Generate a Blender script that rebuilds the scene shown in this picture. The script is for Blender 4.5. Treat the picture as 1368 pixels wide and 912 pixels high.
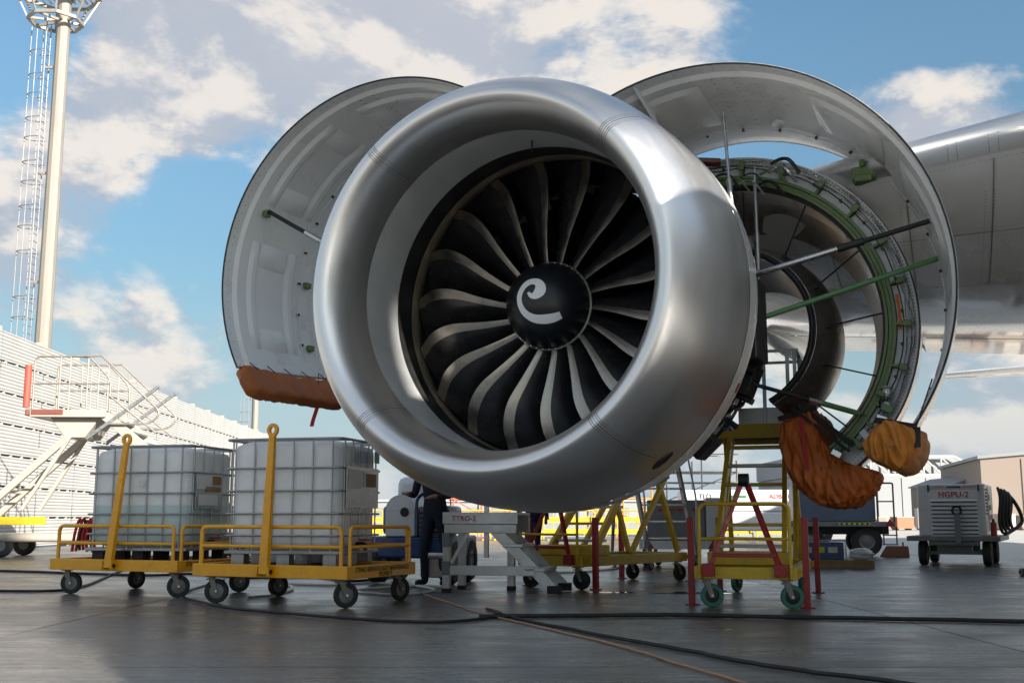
import bpy, math, random
from mathutils import Vector, Matrix, noise as mnoise
rad = math.radians
PI = math.pi
for o in list(bpy.data.objects):
    bpy.data.objects.remove(o)
scene = bpy.context.scene
COL = scene.collection
random.seed(7)

# ------------------------------------------------------------------ camera
CAM_H, PITCH, FPX = 0.85, rad(8.94), 1500.0
cam_data = bpy.data.cameras.new('camera')
cam_data.sensor_width = 36.0
cam_data.lens = 36.0 * FPX / 1368.0
cam_data.clip_start = 0.05
cam_data.clip_end = 5000.0
cam = bpy.data.objects.new('camera', cam_data)
COL.objects.link(cam)
cam.location = (0, 0, CAM_H)
cam.rotation_euler = (PI / 2 + PITCH, 0, 0)
scene.camera = cam

# ------------------------------------------------------------------ light
SUN_EL = rad(23.0)
SUN_AZ = rad(140.0)          # where the sun stands, clockwise from +Y (the view direction)
sun_dir = Vector((math.sin(SUN_AZ) * math.cos(SUN_EL), math.cos(SUN_AZ) * math.cos(SUN_EL), math.sin(SUN_EL)))
sl = bpy.data.lights.new('sun', 'SUN')
sl.energy = 4.0
sl.angle = rad(0.5)
sl.color = (1.0, 0.93, 0.83)
sun = bpy.data.objects.new('sun', sl)
COL.objects.link(sun)
sun.rotation_euler = sun_dir.to_track_quat('Z', 'Y').to_euler()
sun.location = (0, 0, 60)

world = bpy.data.worlds.new('World')
scene.world = world
world.use_nodes = True
wn, wl = world.node_tree.nodes, world.node_tree.links
wn.clear()


def wnode(t, **kw):
    n = wn.new(t)
    for k, v in kw.items():
        setattr(n, k, v)
    return n


def wmath(op, a, b=None, c=None, clamp=False):
    n = wn.new('ShaderNodeMath')
    n.operation = op
    n.use_clamp = clamp
    for i, x in enumerate((a, b, c)):
        if x is None:
            continue
        if isinstance(x, (int, float)):
            n.inputs[i].default_value = x
        else:
            wl.new(x, n.inputs[i])
    return n.outputs[0]


def wvec(op, a, b=None):
    n = wn.new('ShaderNodeVectorMath')
    n.operation = op
    for i, x in enumerate((a, b)):
        if x is None:
            continue
        if isinstance(x, (tuple, list, Vector)):
            n.inputs[i].default_value = x
        else:
            wl.new(x, n.inputs[i])
    return n.outputs['Value'] if op in ('DISTANCE', 'DOT_PRODUCT', 'LENGTH') else n.outputs[0]


def wmix(fac, a, b):
    n = wn.new('ShaderNodeMix')
    n.data_type = 'RGBA'
    if isinstance(fac, (int, float)):
        n.inputs[0].default_value = fac
    else:
        wl.new(fac, n.inputs[0])
    for k, x in ((6, a), (7, b)):
        if isinstance(x, tuple):
            n.inputs[k].default_value = x
        else:
            wl.new(x, n.inputs[k])
    return n.outputs[2]


def wramp(x, lo, hi, a=0.0, b=1.0):
    n = wn.new('ShaderNodeMapRange')
    n.interpolation_type = 'SMOOTHSTEP'
    wl.new(x, n.inputs[0])
    n.inputs[1].default_value, n.inputs[2].default_value = lo, hi
    n.inputs[3].default_value, n.inputs[4].default_value = a, b
    return n.outputs[0]


def pix_dir(u, v):
    a, b = (u - 684) / FPX, (456 - v) / FPX
    cp, sp = math.cos(PITCH), math.sin(PITCH)
    return Vector((a, cp - b * sp, sp + b * cp)).normalized()


sky = wnode('ShaderNodeTexSky', sky_type='NISHITA')
sky.sun_disc = False
sky.sun_elevation = SUN_EL
sky.sun_rotation = SUN_AZ
sky.air_density = 1.15
sky.dust_density = 0.9
sky.ozone_density = 1.6
geo_dir = wnode('ShaderNodeTexCoord').outputs['Generated']


def cloud_field(offset):
    p = wvec('ADD', geo_dir, offset)
    p = wvec('MULTIPLY', p, (1.0, 1.0, 1.75))
    n1 = wnode('ShaderNodeTexNoise')
    n1.inputs['Scale'].default_value = 5.2
    n1.inputs['Detail'].default_value = 10.0
    n1.inputs['Roughness'].default_value = 0.56
    n1.inputs['Distortion'].default_value = 0.25
    wl.new(p, n1.inputs['Vector'])
    n2 = wnode('ShaderNodeTexNoise')
    n2.inputs['Scale'].default_value = 17.0
    n2.inputs['Detail'].default_value = 8.0
    n2.inputs['Roughness'].default_value = 0.6
    wl.new(p, n2.inputs['Vector'])
    return wmath('ADD', n1.outputs['Fac'], wmath('MULTIPLY', wmath('SUBTRACT', n2.outputs['Fac'], 0.5), 0.26))


# cumulus banks: direction, angular radius, weight (clear gaps have a negative weight)
banks = [((330, 70), 0.32, 0.22), ((600, 40), 0.18, 0.12), ((120, 150), 0.16, 0.12), ((1235, 165), 0.11, 0.24),
         ((60, 330), 0.13, 0.13), ((210, 430), 0.10, 0.13), ((930, 15), 0.14, 0.06), ((1180, 560), 0.2, 0.05),
         ((20, 40), 0.10, -0.28), ((240, 300), 0.16, -0.22), ((1080, 60), 0.16, -0.2), ((1320, 50), 0.16, -0.26), ((820, 120), 0.1, -0.12),
         ((390, 240), 0.1, -0.05)]
bias = None
for (u, v), r_, w_ in banks:
    d = wvec('DISTANCE', wvec('MULTIPLY', geo_dir, (1, 1, 1.25)), Vector(pix_dir(u, v)) * Vector((1, 1, 1.25)))
    t = wramp(d, r_, 0.0, 0.0, w_)
    bias = t if bias is None else wmath('ADD', bias, t)
dens = wmath('ADD', cloud_field((0, 0, 0)), bias)
up = cloud_field((0.012, -0.012, 0.026))
cover = wramp(dens, 0.43, 0.60)
light = wramp(wmath('SUBTRACT', wmath('ADD', dens, -0.0), wmath('ADD', up, bias)), -0.055, 0.075)
thick = wramp(dens, 0.52, 0.80)
cl_col = wmix(light, (1.45, 1.58, 1.82, 1), (2.85, 2.62, 2.38, 1))
cl_col = wmix(wmath('MULTIPLY', thick, 0.25), cl_col, (2.35, 2.25, 2.2, 1))
sepz = wnode('ShaderNodeSeparateXYZ')
wl.new(geo_dir, sepz.inputs[0])
haze_f = wramp(sepz.outputs[2], 0.24, 0.0)
sky_tint = wvec('MULTIPLY', sky.outputs[0], (0.40, 0.50, 0.515))
sk = wn.new('ShaderNodeVectorMath')
sk.operation = 'SCALE'
wl.new(sky_tint, sk.inputs[0])
wl.new(wramp(sepz.outputs[2], 0.10, 0.45, 0.62, 0.95), sk.inputs['Scale'])
sky_tint = sk.outputs[0]
base_sky = wmix(wmath('MULTIPLY', haze_f, 0.9), sky_tint, (1.45, 1.78, 2.12, 1))
fade = wramp(sepz.outputs[2], 0.0, 0.16, 0.35, 0.92)
final = wmix(wmath('MULTIPLY', cover, fade), base_sky, cl_col)
bg = wnode('ShaderNodeBackground')
bg.inputs['Strength'].default_value = 0.11
wl.new(final, bg.inputs[0])
wo = wnode('ShaderNodeOutputWorld')
wl.new(bg.outputs[0], wo.inputs[0])

scene.view_settings.view_transform = 'Standard'
scene.view_settings.look = 'None'
scene.view_settings.gamma = 1.0
scene.view_settings.exposure = 1.58
scene.view_settings.use_curve_mapping = False
scene.render.engine = 'CYCLES'
scene.cycles.max_bounces = 7
scene.cycles.diffuse_bounces = 4
scene.cycles.glossy_bounces = 4
scene.cycles.use_denoising = True
scene.cycles.sample_clamp_indirect = 6.0


# ------------------------------------------------------------------ materials
MATS = {}


def mat(name, col, rough=0.5, metal=0.0, var=0.12, scale=6.0, bump=0.0, bscale=40.0, dirt=0.0, dirt_col=(0.05, 0.045, 0.04),
        coat=0.0, stretch=(1, 1, 1), world_space=False, rvar=0.12, alpha=None, aniso=0.0, streak=0.0):
    if name in MATS:
        return MATS[name]
    m = bpy.data.materials.new(name)
    m.use_nodes = True
    nt = m.node_tree
    N, L = nt.nodes, nt.links
    b = N['Principled BSDF']
    b.inputs['Metallic'].default_value = metal
    b.inputs['Coat Weight'].default_value = coat
    b.inputs['Coat Roughness'].default_value = 0.08
    if aniso:
        b.inputs['Anisotropic'].default_value = aniso
    if world_space:
        vec = N.new('ShaderNodeNewGeometry').outputs['Position']
    else:
        tc = N.new('ShaderNodeTexCoord')
        oi = N.new('ShaderNodeObjectInfo')
        va = N.new('ShaderNodeVectorMath')
        va.operation = 'MULTIPLY_ADD'
        va.inputs[1].default_value = (1, 1, 1)
        vm = N.new('ShaderNodeVectorMath')
        vm.operation = 'SCALE'
        vm.inputs[0].default_value = (13.0, 7.0, 5.0)
        L.new(oi.outputs['Random'], vm.inputs['Scale'])
        L.new(tc.outputs['Object'], va.inputs[0])
        L.new(vm.outputs[0], va.inputs[2])
        vec = va.outputs[0]
    mp = N.new('ShaderNodeMapping')
    mp.inputs['Scale'].default_value = stretch
    L.new(vec, mp.inputs[0])
    n1 = N.new('ShaderNodeTexNoise')
    n1.inputs['Scale'].default_value = scale
    n1.inputs['Detail'].default_value = 6.0
    n1.inputs['Roughness'].default_value = 0.62
    L.new(mp.outputs[0], n1.inputs['Vector'])
    mr = N.new('ShaderNodeMapRange')
    mr.inputs[1].default_value, mr.inputs[2].default_value = 0.3, 0.7
    mr.inputs[3].default_value, mr.inputs[4].default_value = 1.0 - var, 1.0 + var
    L.new(n1.outputs['Fac'], mr.inputs[0])
    sc = N.new('ShaderNodeVectorMath')
    sc.operation = 'SCALE'
    sc.inputs[0].default_value = col
    L.new(mr.outputs[0], sc.inputs['Scale'])
    out = sc.outputs[0]
    if dirt > 0:
        n2 = N.new('ShaderNodeTexNoise')
        n2.inputs['Scale'].default_value = scale * 2.3
        n2.inputs['Detail'].default_value = 8.0
        n2.inputs['Roughness'].default_value = 0.7
        L.new(mp.outputs[0], n2.inputs['Vector'])
        m2 = N.new('ShaderNodeMapRange')
        m2.inputs[1].default_value, m2.inputs[2].default_value = 0.52, 0.72
        m2.inputs[3].default_value, m2.inputs[4].default_value = 0.0, dirt
        L.new(n2.outputs['Fac'], m2.inputs[0])
        mx = N.new('ShaderNodeMix')
        mx.data_type = 'RGBA'
        mx.inputs[7].default_value = (*dirt_col, 1)
        L.new(m2.outputs[0], mx.inputs[0])
        L.new(out, mx.inputs[6])
        out = mx.outputs[2]
    L.new(out, b.inputs['Base Color'])
    rr = N.new('ShaderNodeMapRange')
    rr.inputs[1].default_value, rr.inputs[2].default_value = 0.3, 0.7
    rr.inputs[3].default_value, rr.inputs[4].default_value = max(0.02, rough - rvar), min(1.0, rough + rvar)
    L.new(n1.outputs['Fac'], rr.inputs[0])
    L.new(rr.outputs[0], b.inputs['Roughness'])
    if bump > 0:
        n3 = N.new('ShaderNodeTexNoise')
        n3.inputs['Scale'].default_value = bscale
        n3.inputs['Detail'].default_value = 5.0
        L.new(mp.outputs[0], n3.inputs['Vector'])
        bp = N.new('ShaderNodeBump')
        bp.inputs['Strength'].default_value = bump
        bp.inputs['Distance'].default_value = 0.01
        L.new(n3.outputs['Fac'], bp.inputs['Height'])
        L.new(bp.outputs[0], b.inputs['Normal'])
    MATS[name] = m
    return m


LIP = mat('satin_aluminium', (0.82, 0.815, 0.81), 0.36, 0.95, var=0.035, scale=2.0, rvar=0.035, bump=0.01, bscale=220, dirt=0.05, dirt_col=(0.55, 0.54, 0.53), stretch=(1, 3, 1))
BARREL = mat('grey_nacelle_paint', (0.47, 0.475, 0.48), 0.30, 0.75, var=0.05, scale=2.0, rvar=0.06)
WHITE = mat('white_aircraft_paint', (0.72, 0.72, 0.71), 0.22, 0.0, var=0.04, scale=3.0, coat=0.5)
LINER = mat('acoustic_liner', (0.46, 0.47, 0.475), 0.5, 0.15, var=0.10, scale=4.0, stretch=(1, 0.4, 1), rvar=0.08, dirt=0.25, dirt_col=(0.34, 0.34, 0.33))
BLACKR = mat('black_rub_strip', (0.013, 0.013, 0.013), 0.55, 0.0, var=0.3, scale=9)
BRONZE = mat('tan_abradable', (0.20, 0.165, 0.12), 0.5, 0.3, var=0.35, scale=9, stretch=(1, 4, 1))
BLADE = mat('carbon_blade', (0.018, 0.018, 0.020), 0.24, 0.0, var=0.3, scale=5, rvar=0.06)
EDGE = mat('titanium_edge', (0.40, 0.37, 0.325), 0.36, 1.0, var=0.16, scale=9, rvar=0.1, dirt=0.3, dirt_col=(0.22, 0.19, 0.15))
SPIN = mat('spinner_black', (0.007, 0.009, 0.013), 0.36, 0.0, var=0.2, scale=9, rvar=0.04)
MARK = mat('white_mark', (0.75, 0.75, 0.75), 0.35, 0.0, var=0.04)
DARK = mat('dark_engine', (0.025, 0.025, 0.026), 0.5, 0.3, var=0.4, scale=8)
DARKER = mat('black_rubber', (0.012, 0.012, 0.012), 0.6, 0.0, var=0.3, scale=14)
DOORIN = mat('grey_composite', (0.68, 0.685, 0.685), 0.32, 0.0, var=0.03, scale=2.5, coat=0.15, dirt=0.02, dirt_col=(0.36, 0.36, 0.35))
PANELG = mat('pale_grey_panel', (0.60, 0.62, 0.63), 0.4, 0.0, var=0.08, scale=5, dirt=0.2, dirt_col=(0.25, 0.25, 0.24))
GREEN = mat('zinc_chromate_green', (0.115, 0.175, 0.055), 0.42, 0.0, var=0.2, scale=8, dirt=0.35, dirt_col=(0.05, 0.06, 0.03))
GREENR = mat('green_rod_paint', (0.10, 0.24, 0.09), 0.35, 0.0, var=0.12, scale=8)
BROWN = mat('heat_stained_duct', (0.29, 0.235, 0.195), 0.36, 0.6, var=0.45, scale=2.2, stretch=(1, 0.5, 1), rvar=0.12, dirt=0.5, dirt_col=(0.05, 0.042, 0.04))
IFS = mat('dark_metal_shell', (0.36, 0.335, 0.30), 0.34, 0.75, var=0.4, scale=2.4, stretch=(1, 0.6, 1.5), rvar=0.10, dirt=0.4, dirt_col=(0.07, 0.065, 0.06))
STEEL = mat('bright_steel', (0.55, 0.55, 0.55), 0.28, 1.0, var=0.1, scale=12)
ALU = mat('mill_aluminium', (0.56, 0.56, 0.55), 0.42, 0.85, var=0.1, scale=8, dirt=0.3, dirt_col=(0.25, 0.24, 0.22))
GALV = mat('galvanised_tube', (0.40, 0.40, 0.40), 0.42, 0.85, var=0.2, scale=14, dirt=0.25, dirt_col=(0.16, 0.15, 0.14))
ORANGE = mat('orange_tarpaulin', (0.40, 0.092, 0.006), 0.62, 0.0, var=0.25, scale=4, bump=0.5, bscale=9, dirt=0.35, dirt_col=(0.14, 0.03, 0.006))
AMBER = mat('amber_tarpaulin', (0.44, 0.15, 0.010), 0.58, 0.0, var=0.22, scale=5, bump=0.5, bscale=9, dirt=0.3, dirt_col=(0.26, 0.07, 0.01))
YELLOW = mat('chrome_yellow_paint', (0.82, 0.37, 0.006), 0.38, 0.0, var=0.1, scale=7, dirt=0.22, dirt_col=(0.22, 0.10, 0.02), coat=0.2)
YELLOW2 = mat('stand_yellow_paint', (0.62, 0.41, 0.02), 0.42, 0.0, var=0.15, scale=6, dirt=0.4, dirt_col=(0.16, 0.10, 0.03))
RED = mat('stand_red_paint', (0.33, 0.02, 0.018), 0.42, 0.0, var=0.15, scale=8, dirt=0.3, dirt_col=(0.08, 0.015, 0.01))
TYRE = mat('tyre_rubber', (0.022, 0.021, 0.021), 0.7, 0.0, var=0.3, scale=18, dirt=0.4, dirt_col=(0.09, 0.08, 0.07))
GTYRE = mat('green_wheel_rubber', (0.03, 0.16, 0.10), 0.5, 0.0, var=0.2, scale=12, dirt=0.4, dirt_col=(0.03, 0.05, 0.04))
PLAST = mat('white_polyethylene', (0.70, 0.735, 0.76), 0.42, 0.0, var=0.05, scale=4, rvar=0.08, dirt=0.08, dirt_col=(0.5, 0.5, 0.48))
PLY = mat('brown_plywood', (0.16, 0.10, 0.065), 0.7, 0.0, var=0.3, scale=7, stretch=(1, 6, 1), dirt=0.4)
WOOD = mat('pallet_wood', (0.30, 0.20, 0.11), 0.75, 0.0, var=0.3, scale=7, stretch=(5, 1, 1))
CREAM = mat('cream_steel_paint', (0.40, 0.365, 0.31), 0.45, 0.0, var=0.1, scale=4, dirt=0.2, dirt_col=(0.3, 0.25, 0.2))
FENCE = mat('white_sheet_metal', (0.46, 0.45, 0.43), 0.45, 0.1, var=0.06, scale=1.2, dirt=0.12, dirt_col=(0.5, 0.46, 0.4))
GPUW = mat('white_equipment_paint', (0.66, 0.67, 0.69), 0.36, 0.0, var=0.06, scale=4, dirt=0.16, dirt_col=(0.36, 0.34, 0.31))
GREYP = mat('grey_equipment_paint', (0.19, 0.205, 0.225), 0.45, 0.0, var=0.12, scale=5, dirt=0.2)
STEELG = mat('grey_trailer_steel', (0.20, 0.20, 0.20), 0.5, 0.3, var=0.2, scale=6, dirt=0.3)
BLUE = mat('deep_blue_paint', (0.012, 0.055, 0.17), 0.35, 0.0, var=0.12, scale=6, coat=0.2)
BOXBLUE = mat('blue_grey_box_paint', (0.085, 0.115, 0.17), 0.45, 0.0, var=0.12, scale=4, dirt=0.2)
NAVY = mat('navy_workwear', (0.010, 0.013, 0.030), 0.85, 0.0, var=0.25, scale=14, bump=0.3, bscale=25)
SKIN = mat('skin', (0.30, 0.165, 0.10), 0.5, 0.0, var=0.08, scale=10)
HAIR = mat('black_hair', (0.012, 0.010, 0.009), 0.6, 0.0, var=0.2, scale=30)
HOSEW = mat('white_hose', (0.55, 0.54, 0.50), 0.5, 0.0, var=0.15, scale=12, dirt=0.3)
CORD = mat('tan_cord', (0.42, 0.24, 0.15), 0.6, 0.0, var=0.2, scale=12)
REDSTREAM = mat('red_streamer', (0.42, 0.015, 0.02), 0.7, 0.0, var=0.1, scale=12)
PRINTBLK = mat('black_print', (0.03, 0.022, 0.012), 0.5, 0.0, var=0.05)
PRINTRED = mat('red_print', (0.45, 0.02, 0.02), 0.5, 0.0, var=0.05)
PAPER = mat('paper_label', (0.62, 0.62, 0.60), 0.5, 0.0, var=0.06, scale=15)
GALVP = mat('grey_data_plate', (0.34, 0.35, 0.35), 0.35, 0.8, var=0.2, scale=9, dirt=0.4, dirt_col=(0.12, 0.11, 0.10))
CARDB = mat('brown_card_label', (0.33, 0.17, 0.07), 0.7, 0.0, var=0.2, scale=9)
LIME = mat('lime_reflective', (0.55, 0.62, 0.03), 0.4, 0.0, var=0.05)
BEIGE = mat('beige_wall', (0.24, 0.195, 0.165), 0.8, 0.0, var=0.05, scale=0.15)
HANGW = mat('hangar_cladding', (0.235, 0.245, 0.255), 0.6, 0.0, var=0.05, scale=0.1)
TRUSSW = mat('hangar_truss_white', (0.36, 0.36, 0.355), 0.6, 0.0, var=0.04)


# ------------------------------------------------------------------ mesh helpers
class MB:
    def __init__(self):
        self.v, self.f = [], []

    def add(self, vs, fs, M=None):
        k = len(self.v)
        if M is not None:
            vs = [M @ Vector(p) for p in vs]
        self.v += [tuple(p) for p in vs]
        self.f += [tuple(i + k for i in q) for q in fs]
        return self

    def box(self, x0, x1, y0, y1, z0, z1, M=None):
        vs = [(x0, y0, z0), (x1, y0, z0), (x1, y1, z0), (x0, y1, z0), (x0, y0, z1), (x1, y0, z1), (x1, y1, z1), (x0, y1, z1)]
        return self.add(vs, [(0, 3, 2, 1), (4, 5, 6, 7), (0, 1, 5, 4), (1, 2, 6, 5), (2, 3, 7, 6), (3, 0, 4, 7)], M)

    def bar(self, p0, p1, w, h, up=(0, 0, 1)):
        p0, p1 = Vector(p0), Vector(p1)
        d = (p1 - p0).normalized()
        u = Vector(up)
        if abs(d.dot(u)) > 0.98:
            u = Vector((0, 1, 0))
        s = d.cross(u).normalized() * (w / 2)
        t = s.cross(d).normalized() * (h / 2)
        vs = [p0 - s - t, p0 + s - t, p0 + s + t, p0 - s + t, p1 - s - t, p1 + s - t, p1 + s + t, p1 - s + t]
        return self.add(vs, [(3, 2, 1, 0), (4, 5, 6, 7), (0, 1, 5, 4), (1, 2, 6, 5), (2, 3, 7, 6), (3, 0, 4, 7)])

    def tube(self, pts, r, n=8, closed=False):
        pts = [Vector(p) for p in pts]
        m = len(pts)
        rs = r if isinstance(r, (list, tuple)) else [r] * m
        tang = []
        for i in range(m):
            a = pts[i - 1] if (i > 0 or closed) else pts[i]
            b = pts[(i + 1) % m] if (i < m - 1 or closed) else pts[i]
            t = b - a
            tang.append(t.normalized() if t.length > 1e-9 else Vector((0, 0, 1)))
        ref = Vector((0, 0, 1)) if abs(tang[0].z) < 0.9 else Vector((1, 0, 0))
        s = tang[0].cross(ref).normalized()
        vs, fs = [], []
        for i in range(m):
            s = (s - tang[i] * s.dot(tang[i]))
            s = s.normalized() if s.length > 1e-6 else tang[i].orthogonal().normalized()
            t = tang[i].cross(s)
            for k in range(n):
                a = 2 * PI * k / n
                vs.append(pts[i] + (s * math.cos(a) + t * math.sin(a)) * rs[i])
        for i in range(m if closed else m - 1):
            j = (i + 1) % m
            for k in range(n):
                l = (k + 1) % n
                fs.append((i * n + k, i * n + l, j * n + l, j * n + k))
        if not closed:
            fs.append(tuple(range(n - 1, -1, -1)))
            fs.append(tuple((m - 1) * n + k for k in range(n)))
        return self.add(vs, fs)

    def cyl(self, p0, p1, r0, r1=None, n=16):
        return self.tube([p0, p1], [r0, r0 if r1 is None else r1], n)

    def lathe(self, prof, n=48, a0=0.0, a1=2 * PI, M=None, centre=None):
        """prof: (y, r); revolved about the local Y axis, angle from +X towards +Z"""
        full = abs(a1 - a0 - 2 * PI) < 1e-6
        na = n if full else n + 1
        vs, fs = [], []
        for (y, r) in prof:
            for k in range(na):
                a = a0 + (a1 - a0) * k / n
                cx, cz = centre(y) if centre else (0, 0)
                vs.append((cx + r * math.cos(a), y, cz + r * math.sin(a)))
        for i in range(len(prof) - 1):
            for k in range(n):
                l = (k + 1) % na
                fs.append((i * na + k, i * na + l, (i + 1) * na + l, (i + 1) * na + k))
        return self.add(vs, fs, M)

    def grid(self, fn, nu, nv, flip=False):
        vs = [fn(i / nu, j / nv) for i in range(nu + 1) for j in range(nv + 1)]
        fs = []
        for i in range(nu):
            for j in range(nv):
                q = (i * (nv + 1) + j, (i + 1) * (nv + 1) + j, (i + 1) * (nv + 1) + j + 1, i * (nv + 1) + j + 1)
                fs.append(q[::-1] if flip else q)
        return self.add(vs, fs)

    def prism(self, poly, h0, h1, M=None):
        """polygon in (x, z), extruded along y"""
        n = len(poly)
        vs = [(x, h0, z) for x, z in poly] + [(x, h1, z) for x, z in poly]
        fs = [tuple(range(n)), tuple(range(2 * n - 1, n - 1, -1))]
        fs += [(k, k + n, (k + 1) % n + n, (k + 1) % n) for k in range(n)]
        return self.add(vs, fs, M)

    def mesh(self, name, m, smooth=True, angle=35):
        me = bpy.data.meshes.new(name)
        me.from_pydata(self.v, [], self.f)
        me.materials.append(m)
        me.update()
        if smooth:
            me.polygons.foreach_set('use_smooth', [True] * len(me.polygons))
            me.set_sharp_from_angle(angle=rad(angle))
        return me

    def build(self, name, m, parent=None, smooth=True, bevel=0.0, loc=None, angle=35, recalc=False):
        me = self.mesh(name, m, smooth, angle)
        if recalc:
            import bmesh
            bm = bmesh.new()
            bm.from_mesh(me)
            bmesh.ops.recalc_face_normals(bm, faces=bm.faces)
            bm.to_mesh(me)
            bm.free()
        o = bpy.data.objects.new(name, me)
        COL.objects.link(o)
        if parent is not None:
            o.parent = parent
        if loc is not None:
            o.location = loc
        if bevel:
            bv = o.modifiers.new('bevel', 'BEVEL')
            bv.width = bevel
            bv.segments = 2
            bv.limit_method = 'ANGLE'
            bv.angle_limit = rad(40)
        return o


def fillet(pts, r, n=5, closed=False):
    pts = [Vector(p) for p in pts]
    out = []
    m = len(pts)
    for i in range(m):
        if not closed and i in (0, m - 1):
            out.append(pts[i])
            continue
        p, a, b = pts[i], pts[i - 1], pts[(i + 1) % m]
        da, db = (a - p), (b - p)
        k = min(r, da.length * 0.49, db.length * 0.49)
        s, e = p + da.normalized() * k, p + db.normalized() * k
        for j in range(n + 1):
            t = j / n
            out.append(s * (1 - t) ** 2 + p * 2 * t * (1 - t) + e * t * t)
    return out


def smooth_path(pts, n=6):
    P = [Vector(p) for p in pts]
    out = []
    for i in range(len(P) - 1):
        p0, p1, p2, p3 = P[max(i - 1, 0)], P[i], P[i + 1], P[min(i + 2, len(P) - 1)]
        for k in range(n):
            t = k / n
            out.append(0.5 * ((2 * p1) + (p2 - p0) * t + (2 * p0 - 5 * p1 + 4 * p2 - p3) * t * t + (3 * p1 - p0 - 3 * p2 + p3) * t ** 3))
    out.append(P[-1])
    return out


def tag(o, label=None, cat=None, group=None, kind=None):
    for k, v in (('label', label), ('category', cat), ('group', group), ('kind', kind)):
        if v:
            o[k] = v
    return o


def thing(name, label, cat, loc=(0, 0, 0), rz=0.0, group=None):
    o = bpy.data.objects.new(name, None)
    o.empty_display_size = 0.2
    COL.objects.link(o)
    o.location = loc
    o.rotation_euler = (0, 0, rz)
    return tag(o, label, cat, group)


def part(name, me, parent, loc=(0, 0, 0), rot=None, scale=None):
    o = bpy.data.objects.new(name, me)
    COL.objects.link(o)
    o.parent = parent
    o.location = loc
    if rot is not None:
        o.rotation_euler = rot
    if scale is not None:
        o.scale = scale
    return o


def text(name, body, m, parent, loc, rot, size, align='CENTER', width=1.0):
    c = bpy.data.curves.new(name, 'FONT')
    c.body = body
    c.size = size
    c.align_x = align
    c.align_y = 'CENTER'
    c.extrude = 0.0008
    c.offset = size * 0.012
    c.resolution_u = 3
    c.materials.append(m)
    tmp = bpy.data.objects.new(name, c)
    COL.objects.link(tmp)
    dg = bpy.context.evaluated_depsgraph_get()
    me = bpy.data.meshes.new_from_object(tmp.evaluated_get(dg))
    bpy.data.objects.remove(tmp)
    bpy.data.curves.remove(c)
    me.name = name
    o = bpy.data.objects.new(name, me)
    COL.objects.link(o)
    o.parent = parent
    o.location = loc
    o.rotation_euler = rot
    o.scale = (width, 1, 1)
    o['kind'] = 'stuff'
    return o


def dup(root, loc, rz, label=None, group=None):
    r = root.copy()
    COL.objects.link(r)
    r.location = loc
    r.rotation_euler = (0, 0, rz)
    tag(r, label, None, group)
    for ch in list(root.children):
        c = ch.copy()
        COL.objects.link(c)
        c.parent = r
        for g in list(ch.children):
            d = g.copy()
            COL.objects.link(d)
            d.parent = c
    return r


def gp(u, v, z=0.0):
    """ground point (height z) seen at a photo position"""
    r = pix_dir(u, v)
    t = (z - CAM_H) / r.z
    return Vector((r.x * t, r.y * t, z))


def wp(u, v, Y):
    """world point at depth Y seen at a photo position"""
    r = pix_dir(u, v)
    t = Y / r.y
    return Vector((r.x * t, Y, CAM_H + r.z * t))

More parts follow.
